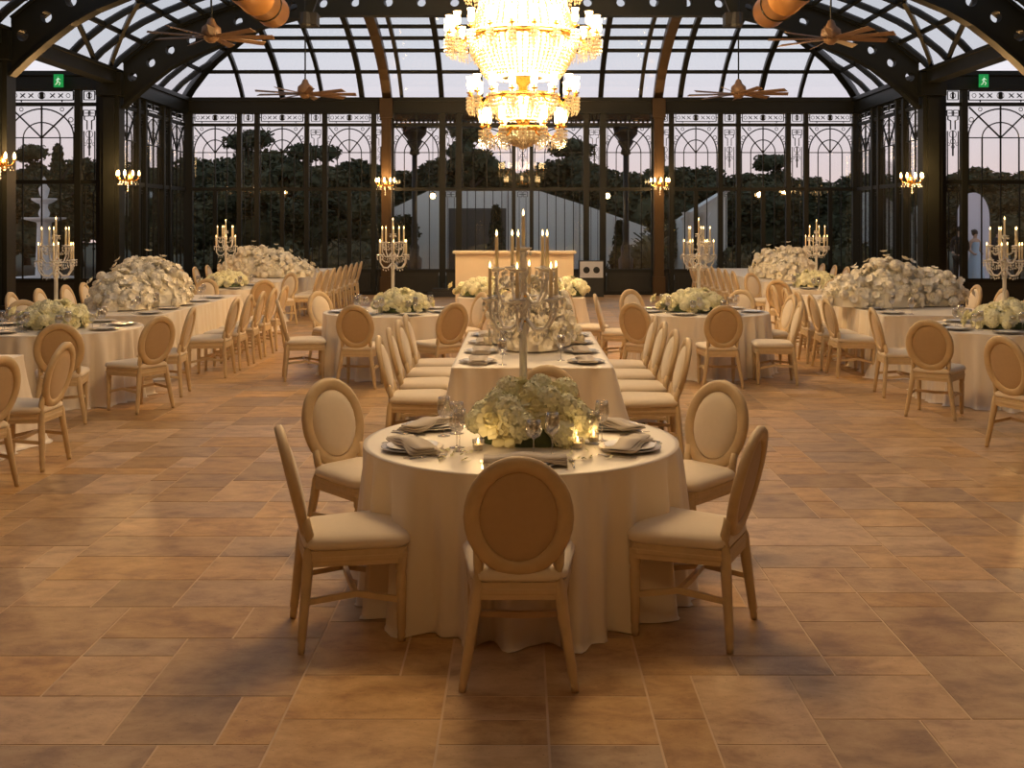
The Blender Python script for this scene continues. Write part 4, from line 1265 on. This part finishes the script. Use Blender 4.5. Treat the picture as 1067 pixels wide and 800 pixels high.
def cluster(seed, n, rx, ry, rz, kinds, s, spray=0, lift=.06, leafy=.5):
    """one dense mound of blooms in one mesh + its leaves"""
    r = random.Random(seed); P = dome_pts(r, n, rx, ry, rz, .9, lift)
    b = MB()
    for p, nrm in P:
        src = kinds[r.randrange(len(kinds))]
        b.join(src, Matrix.Translation(p) @ orient(nrm, r) @ Matrix.Scale(s * r.uniform(.8, 1.2), 4))
    for i in range(spray):
        p, nrm = P[r.randrange(len(P))]
        q = p + nrm * r.uniform(.03, .12)
        b.join(kinds[-1], Matrix.Translation(q) @ orient(nrm, r) @ Matrix.Scale(s, 4))
    core = MB(); core.lathe([(1, 0), (.95, .35), (.75, .65), (.4, .88), (0, .93)], 14, (0, 0, lift * .3), sx=rx * .9, sy=ry * .9); core.v = [(x, y, lift * .3 + (z - lift * .3) * rz * .9) for x, y, z in core.v]
    return b, core, leaves_mb(seed, P, int(n * leafy), .07)
def lumps(seed, spec, kinds, s, spray):
    r = random.Random(seed); b, lv = MB(), MB()
    for (cx, cy, cz, rx, ry, rz, n) in spec:
        q, core, l = cluster(r.randrange(999), n, rx, ry, rz, kinds, s, spray, .05, .10)
        T = Matrix.Translation((cx, cy, cz)); b.join(q, T); lv.join(l, T); b.join(core, T)
    return b, lv
def lumpy(seed, spec, kinds, m, s, spray=10):
    b, lv = lumps(seed, spec, kinds, s, spray); root = empty('floral_arrangement')
    b.build('blossoms', m, root, False, kind='stuff'); lv.build('foliage', 'leaf', root, kind='stuff')
    return Proto(root)
def arrangement(proto_name, seed, n, rx, ry, rz, kinds, m, s, spray=0, lift=.06):
    b, core, lv = cluster(seed, n, rx, ry, rz, kinds, s, spray, lift)
    root = empty('floral_arrangement')
    b.build('blossoms', m, root, False, kind='stuff'); lv.join(core); lv.build('foliage', 'leaf', root, kind='stuff')
    return Proto(root)
LOWF = arrangement('low', 5, 70, .40, .34, .18, HYDS + ROSES, 'rose', 1.15, 6)
MIX = ORCH + HYDS + ROSES + ORCH[:1]
BIGF = lumpy(6, [(-.20, -.35, 0, .42, .50, .44, 110), (.22, -.1, 0, .40, .50, .50, 110), (-.05, .30, 0, .48, .55, .58, 130), (.15, .75, 0, .38, .36, .36, 60), (-.1, -.8, 0, .36, .34, .30, 50)], MIX, 'orchid', 1.12, 26)
TALLF = lumpy(8, [(0, -.28, 0, .27, .28, .36, 70), (.10, .1, 0, .30, .34, .50, 90), (-.12, .25, 0, .28, .36, .58, 90), (0, .62, 0, .24, .26, .34, 50)], ORCH + HYDS[:1] + ROSES[:1], 'orchid', .92, 24)

# ------------------------------------------------------------------ glass candelabra
def candelabrum():
    root = empty('candelabrum')
    z = TZ; 
    st = MB(); st.lathe([(.085, 0), (.09, .01), (.05, .03), (.025, .05), (.021, .08), (.021, .54), (.030, .56), (.035, .585), (.02, .61), (.018, .66), (.035, .69), (.04, .71), (.02, .74), (.016, .84), (.03, .87), (.02, .90), (.016, .97), (.03, .985)], 14)
    st.build('stem', 'crystal', root, True, label='clear crystal stem')
    c = MB(); c.lathe([(.010, 0), (.024, .004), (.027, .012), (.012, .02)], 10, (0, 0, .60)); c.build('collar', 'gold', root, True); c = MB(); c.lathe([(.010, 0), (.022, .004), (.025, .012), (.012, .02)], 10, (0, 0, .735)); c.build('collar', 'gold', root, True)
    arm_sets = [(.62, .19, .725, 6, 0.0, .16), (.76, .145, .885, 5, .4, .17)]
    def candle(par, x, y, z0, h):
        cd = MB(); cd.lathe([(.0105, 0), (.010, h), (.004, h + .004)], 10, (x, y, z0)); co = cd.build('candle', 'wax', par, True)
        fl = MB(); fl.lathe([(0, h + .004), (.0065, h + .015), (.005, h + .026), (0, h + .042)], 8, (x, y, z0)); fl.build('flame', 'flame', co, True)
    for z0, rad, zc, n, ph, hc in arm_sets:
        for i in range(n):
            a = 2 * PI * i / n + ph; dx, dy = math.cos(a), math.sin(a)
            m = MB(); m.tube([(dx * .02, dy * .02, z0), (dx * rad * .4, dy * rad * .4, z0 - .055), (dx * rad * .75, dy * rad * .75, z0 - .05), (dx * rad * .98, dy * rad * .98, z0 + .01), (dx * rad, dy * rad, zc - .012)], [.009, .009, .009, .008, .008], 7)
            m.lathe([(.008, -.012), (.018, -.006), (.042, .004), (.046, .012), (.016, .008), (.014, .02)], 12, (dx * rad, dy * rad, zc))
            for k_ in range(6):
                an = 2 * PI * k_ / 6; m.lathe([(0, -.020), (.008, 0), (0, .014)], 4, (dx * rad + math.cos(an) * .04, dy * rad + math.sin(an) * .04, zc - .018)); m.lathe([(0, -.013), (.007, 0), (0, .012)], 4, (dx * rad + math.cos(an) * .038, dy * rad + math.sin(an) * .038, zc - .048))
            for k_ in range(3): m.lathe([(0, -.014), (.007, 0), (0, .014)], 4, (dx * rad * (.35 + .2 * k_), dy * rad * (.35 + .2 * k_), z0 - .08 - .01 * (k_ % 2)))
            b_ = 2 * PI * (i + 1) / n + ph
            for k_ in range(1, 8):     # swag of drops to the next arm
                t = k_ / 8; m.lathe([(0, -.013), (.0075, 0), (0, .013)], 4, ((dx * (1 - t) + math.cos(b_) * t) * rad * .95, (dy * (1 - t) + math.sin(b_) * t) * rad * .95, zc - .03 - .22 * t * (1 - t)))
            ao = m.build('arm', 'crystal', root, True)
            candle(ao, dx * rad, dy * rad, zc + .008, hc)
    m = MB(); m.lathe([(.01, -.012), (.045, .004), (.048, .012), (.014, .01), (.014, .02)], 12, (0, 0, .995))
    for k_ in range(8):
        an = 2 * PI * k_ / 8; m.lathe([(0, -.018), (.008, 0), (0, .016)], 4, (math.cos(an) * .042, math.sin(an) * .042, .975))
    ao = m.build('centre_cup', 'crystal', root, True); candle(ao, 0, 0, 1.003, .17)
    return Proto(root)
CD = candelabrum()

# ================================================================== the room's tables
# ---- front round table
T1 = (0.0, 5.70)
cloth('round_table', *T1, 'round', .82, 0, 3, 'front round table', 'tables', flare=.02, amp=.085)
g = 'chairs around the front round table'
front = [(-.01, 4.65, 0, 1, 'at the front table with its back to the camera'), (-.80, 5.08, .96, .28, 'at the front table, side-on, near left'), (.80, 5.11, -.89, .42, 'at the front table, side-on, near right'),
         (-.92, 6.30, .75, -.66, 'at the front table, showing its back pad, far left'), (.95, 6.22, -.75, -.66, 'at the front table, showing its back pad, far right'), (.14, 6.80, -.1, -1, 'at the front table, mostly behind its flowers')]
for x, y, dx, dy, d in front: chair(x, y, dx, dy, 'cream chair ' + d, g)
plc = [((-.62, 5.42), 'at the near left place'), ((.62, 5.42), 'at the near right place'), ((-.60, 6.08), 'at the far left place'), ((.60, 6.08), 'at the far right place'), ((.02, 6.42), 'at the place behind the flowers'), ((.02, 5.05), 'at the place of the chair back')]
for (ax, ay), d in plc:
    dx, dy = T1[0] - ax, T1[1] - ay; L = math.hypot(dx, dy); ex, ey = T1[0] - dx / L * .80, T1[1] - dy / L * .80
    setting(ex, ey, dx, dy, d + ' of the front table', 'front table')
CD.place((0.012, 5.86, TZ), .35, 'tall crystal candelabrum with ivory candles on the front round table', 'candelabrum', 'crystal candelabra')
# its flowers, bloom by bloom
fa = empty('floral_arrangement', (.06, 5.66, TZ)); rr = random.Random(14)
P = dome_pts(rr, 46, .30, .19, .23, .9, .06)
RM = [q.mesh('rose', 'rose', False) for q in ROSES]; HM = [q.mesh('hydrangea', 'hydrangea', False) for q in HYDS]
for i, (p, nrm) in enumerate(P):
    ish = i % 2 == 0
    q = orient(nrm, rr).to_euler()
    s_ = rr.uniform(1.0, 1.3) * (1.0 if ish else 1.25)
    put('hydrangea' if ish else 'rose', (HM if ish else RM)[i % 3], fa, p, q, (s_,) * 3)
lv = leaves_mb(3, P, 60, .05); lv.lathe([(.27, .0), (.26, .10), (.18, .18), (0, .22)], 14, sx=1, sy=.62); lv.build('foliage', 'leaf', fa, kind='stuff')
dk = MB(); dk.lathe([(.13, 0), (.15, .035), (.13, .06)], 16); dk.build('dish', 'black', fa, True)
tag(fa, 'low mound of cream roses and hydrangeas at the foot of the front candelabrum', 'flowers')
def votive(x, y, lab):
    root = empty('votive_candle', (x, y, TZ + .001))
    m = MB(); m.lathe([(.022, 0), (.028, .02), (.030, .055), (.028, .055), (.026, .02), (0, .006)], 14); m.build('glass_cup', 'glassware', root, True)
    m = MB(); m.lathe([(.022, .006), (.0245, .03), (0, .031)], 12); m.build('wax_fill', 'wax', root)
    m = MB(); m.lathe([(0, .031), (.007, .04), (.005, .05), (0, .064)], 8); m.build('flame', 'flame', root, True)
    tag(root, lab, 'candle', 'votive candles'); point('lamp_light', (x, y, TZ + .075), .12, .02)
votive(-.215, 5.43, 'small votive candle by the goblets to the left of the front flowers')
votive(.285, 5.47, 'small votive candle beside the front flowers, nearest the camera on the right')
votive(.375, 5.62, 'small votive candle beside the front flowers, the farther one on the right')
# loose petals
pt = MB(); rr = random.Random(77)
for i in range(46):
    a = rr.choice((-1, 1)); x = a * rr.uniform(.22, .44); y = rr.uniform(5.15, 5.45) - T1[1]
    an = rr.uniform(0, 6.28); u = Vector((math.cos(an), math.sin(an), .2)); v = Vector((-math.sin(an), math.cos(an), 0))
    petal(pt, Vector((x, y, .004)), u, v, Vector((0, 0, 1)), .022, .020, .008)
po = pt.build('scattered_petals', 'rose'); po.location = (T1[0], T1[1], TZ); tag(po, 'pale petals scattered on the front tablecloth', 'petals', kind='stuff')

# ---- centre long table
cloth('long_table', .09, 9.97, 'rect', .64, 1.44, 5, 'long centre table behind the front round one', 'tables', flare=.06, amp=.05)
g = 'chairs along the centre long table'
for i, y in enumerate((9.0, 9.72, 10.44, 11.12)):
    chair(-.86, y, 1, rnd.uniform(-.05, .1), 'cream chair left of the centre table, %s from the near end' % ordn[i], g)
for i, y in enumerate((8.85, 9.55, 10.3, 11.0)):
    chair(1.04, y, -1, rnd.uniform(-.05, .1), 'cream chair right of the centre table, %s from the near end' % ordn[i], g)
for i, y in enumerate((8.86, 9.55, 10.27, 10.95)):
    setting(-.55, y, 1, 0, 'on the left of the centre table, %s from the near end' % ordn[i], 'centre table', full=False)
    setting(.73, y, -1, 0, 'on the right of the centre table, %s from the near end' % ordn[i], 'centre table', full=False)
TALLF.place((.10, 10.0, TZ), 0, 'tall loose mass of white orchids on the long centre table', 'flowers')

# ---- round tables either side
def round_group(cx, cy, R_, seed, tname, chairs, n_set, cand, flower, sets=True):
    cloth('round_table', cx, cy, 'round', R_, 0, seed, tname, 'tables', flare=.04, amp=.075)
    for (x, y, dx, dy, d) in chairs: chair(x, y, dx, dy, 'cream chair at the %s, %s' % (tname, d), 'chairs around the ' + tname)
    CD.place((cx, cy + .04, TZ), .1 * seed, 'tall crystal candelabrum rising from the flowers of the ' + tname, 'candelabrum', 'crystal candelabra')
    LOWF.place((cx + flower, cy, TZ), .7 * seed, 'low mound of yellow-cream flowers on the ' + tname, 'flowers', 'low flower mounds')
    if sets:
        for i in range(n_set):
            a = -PI / 2 + 2 * PI * (i + .5) / n_set
            setting(cx + math.cos(a) * (R_ - .02), cy + math.sin(a) * (R_ - .02), -math.cos(a), -math.sin(a), 'at the %s place round the %s' % (ordn[i], tname), tname, full=False, napkin=False, inset=.19)
round_group(-1.66, 14.0, .88, 7, 'left middle round table', [(-2.66, 13.32, .95, .25, 'side-on, nearest its left edge'), (-1.88, 12.72, .1, 1, 'its back square to the camera'), (-.98, 13.0, -.62, .78, 'turned away beside the centre table'),
            (-2.55, 14.75, .75, -.6, 'facing the camera from the far left'), (-.80, 14.55, -.85, -.5, 'half hidden behind its flowers')], 7, True, .12)
round_group(2.30, 14.0, .88, 8, 'right middle round table', [(2.32, 12.70, 0, 1, 'its back square to the camera'), (3.02, 12.98, -1, .10, 'side-on with its back dark'), (1.52, 13.05, .62, .78, 'turned away, closest to the centre table'),
            (3.24, 14.2, -1, -.12, 'facing the flowers from the right'), (1.30, 14.35, 1, -.12, 'facing the flowers from the left'), (1.72, 15.12, .55, -.83, 'beyond its flowers, left'), (2.95, 15.08, -.55, -.83, 'beyond its flowers, right')], 7, True, -.10)
chair(.93, 15.05, .9, -.3, 'chair just behind the right middle round table, toward the centre', 'chairs around the right middle round table')

# the outer rows, mirrored left and right with small differences
def long_group(s, cx, y0, y1, hw, seed, tname, ys_aisle, x_aisle, ys_outer, x_outer, fy, sname):
    cloth('long_table', cx, (y0 + y1) / 2, 'rect', hw, (y1 - y0) / 2, seed, tname, 'tables', flare=.06, amp=.06)
    g = 'chairs along the ' + tname
    for i, y in enumerate(ys_aisle): chair(x_aisle, y, -s * -1.0 if s > 0 else -1.0, rnd.uniform(-.05, .05), 'aisle-side chair, %s along the %s' % (ordn[i], tname), g)
    for i, y in enumerate(ys_outer): chair(x_outer, y, -s, rnd.uniform(-.05, .05), 'window-side chair, %s along the %s' % (ordn[i], tname), g)
    BIGF.place((cx, fy, TZ), seed, 'great mound of white orchids on the ' + tname, 'flowers', 'great orchid mounds')
def lay_long(cx, hw, s, ys, tname):
    for i, y in enumerate(ys):
        setting(cx - s * hw, y, s, 0, 'at the %s aisle-side place along the %s' % (ordn[i], tname), tname, full=False, napkin=False)
for s, side in ((-1, 'left'), (1, 'right')):
    xr = -5.10 if s < 0 else 5.30
    n1 = 'near round table on the ' + side
    ch = [(-4.42, 10.42, -.35, 1, 'seen square from behind'), (-3.92, 11.12, -.85, .5, 'turned away at an angle'), (-3.98, 12.05, -1, -.1, 'edge-on beside the long table'), (-6.35, 12.3, 1, -.2, 'on the window side'), (-5.9, 13.0, .6, -.8, 'beyond the flowers')] if s < 0 else \
         [(4.12, 10.78, .55, .85, 'turned away at an angle'), (4.22, 12.02, 1, -.1, 'edge-on beside the long table'), (6.5, 13.0, -.7, -.7, 'on the window side'), (4.85, 10.2, .1, 1, 'seen from behind at the frame edge')]
    if s > 0: ch = ch[:3]
    round_group(xr, 11.85, .92, 9 + s, n1, ch, 8, True, 0)
    n2 = 'long table by the ' + side + ' aisle'
    xa = 3.88 if s < 0 else 4.13
    long_group(s, s * 5.25, 13.35, 17.35, .78, 20 + s, n2, (13.55, 14.25, 14.95, 15.65, 16.4), s * xa, (13.9, 14.75, 15.6, 16.5, 17.2), s * 6.62, 15.1, side)
    lay_long(s * 5.25, .78, s, (13.65, 14.35, 15.05, 15.75, 16.5), n2)
    n3 = 'far round table on the ' + side
    round_group(s * 5.28, 19.35, .85, 30 + s, n3, [(s * 4.42, 18.25, s * .5, .85, 'turned away at its near side'), (s * 5.2, 18.0, 0, -1, 'back to it and facing the camera') if False else (s * 5.35, 18.05, s * .1, -1, 'facing the camera'), (s * 6.4, 19.2, -s, 0, 'on the window side'), (s * 4.55, 20.35, s * .6, -.8, 'on its far aisle side')], 6, True, 0)
    n4 = 'far long table on the ' + side
    long_group(s, s * 5.45, 21.1, 27.6, .72, 40 + s, n4, [21.4 + .78 * i for i in range(8)], s * (4.28 if s < 0 else 4.50), [21.6 + .95 * i for i in range(6)], s * 6.75, 22.6 if s > 0 else 23.2, side)
# chairs cut by the photo's edges
chair(-3.95, 7.70, -1, .32, 'cream chair cut off by the left edge of the photo', 'chairs at the frame edges')
chair(-3.90, 8.53, -1, .03, 'cream chair seen edge-on next to the one cut off by the left edge', 'chairs at the frame edges')
chair(4.28, 9.12, .92, .40, 'cream chair cut off by the right edge of the photo', 'chairs at the frame edges')
cloth('square_table', -5.15, 8.55, 'rect', .85, .85, 55, 'square table at the left edge of the photo', 'tables', flare=.07, amp=.02)

# ---- bar, serving table, equipment at the back
root = empty('bar_counter', (-.12, 19.9, 0))
m = MB(); m.box(-1.07, 1.07, -.25, .25, 0, 1.36); m.build('front_panel', 'bar', root)
m = MB(); m.box(-1.12, 1.12, -.30, .30, 1.36, 1.40); m.build('counter_top', 'bar', root)
m = MB(); m.box(-1.10, 1.10, -.27, -.25, 0, .12); m.box(-1.0, 1.0, -.262, -.25, .25, 1.25); m.build('plinth_moulding', 'bar', root)
tag(root, 'tall cream bar counter with a thin top behind the centre candelabrum', 'bar')
cloth('serving_table', 0, 17.0, 'rect', .98, .45, 60, 'small serving table before the cream bar', 'tables', flare=.05, amp=.02)
for x, d in ((-.62, 'left'), (.66, 'right')):
    LOWF.place((x, 17.0, TZ), x, 'low mound of pale flowers on the %s end of the serving table' % d, 'flowers', 'low flower mounds')
root = empty('flight_case', (at(616, 0, 28.2)[0], 28.3, 0))
m = MB(); m.box(-.32, .32, -.2, .2, 0, .48); m.build('case_base', 'black', root)
m = MB(); m.box(-.30, .30, -.23, .15, .5, .92); m.build('case_body', 'stone', root)
m = MB()
for x in (-.13, .13): 
    q = MB(); q.lathe([(.085, 0), (.085, .01), (.05, .012), (.045, .02)], 16); q.xf(Matrix.Translation((x, -.23, .70)) @ Matrix.Rotation(R(90), 4, 'X')); m.join(q)
m.build('dial', 'black', root)
m = MB(); m.box(-.32, .32, -.21, .17, .48, .50); m.box(-.32, .32, -.21, .17, .92, .94); m.box(-.32, -.30, -.21, .17, .5, .92); m.box(.30, .32, -.21, .17, .5, .92); m.build('edge_frame', 'black', root)
tag(root, 'pale equipment case with two round dark dials beside the bar', 'equipment')
root = empty('floor_base', (at(462, 0, 27.9)[0], 28.2, 0))
m = MB(); m.box(-.42, .42, -.2, .2, 0, .12); m.box(-.30, .30, -.15, .15, .12, .22); m.build('base_plate', 'black', root)
m = MB(); m.tube([(0, 0, .2), (0, 0, .35)], .03, 8); m.build('socket', 'black', root)
tag(root, 'low black weighted stand base on the floor beside the bar', 'stand')
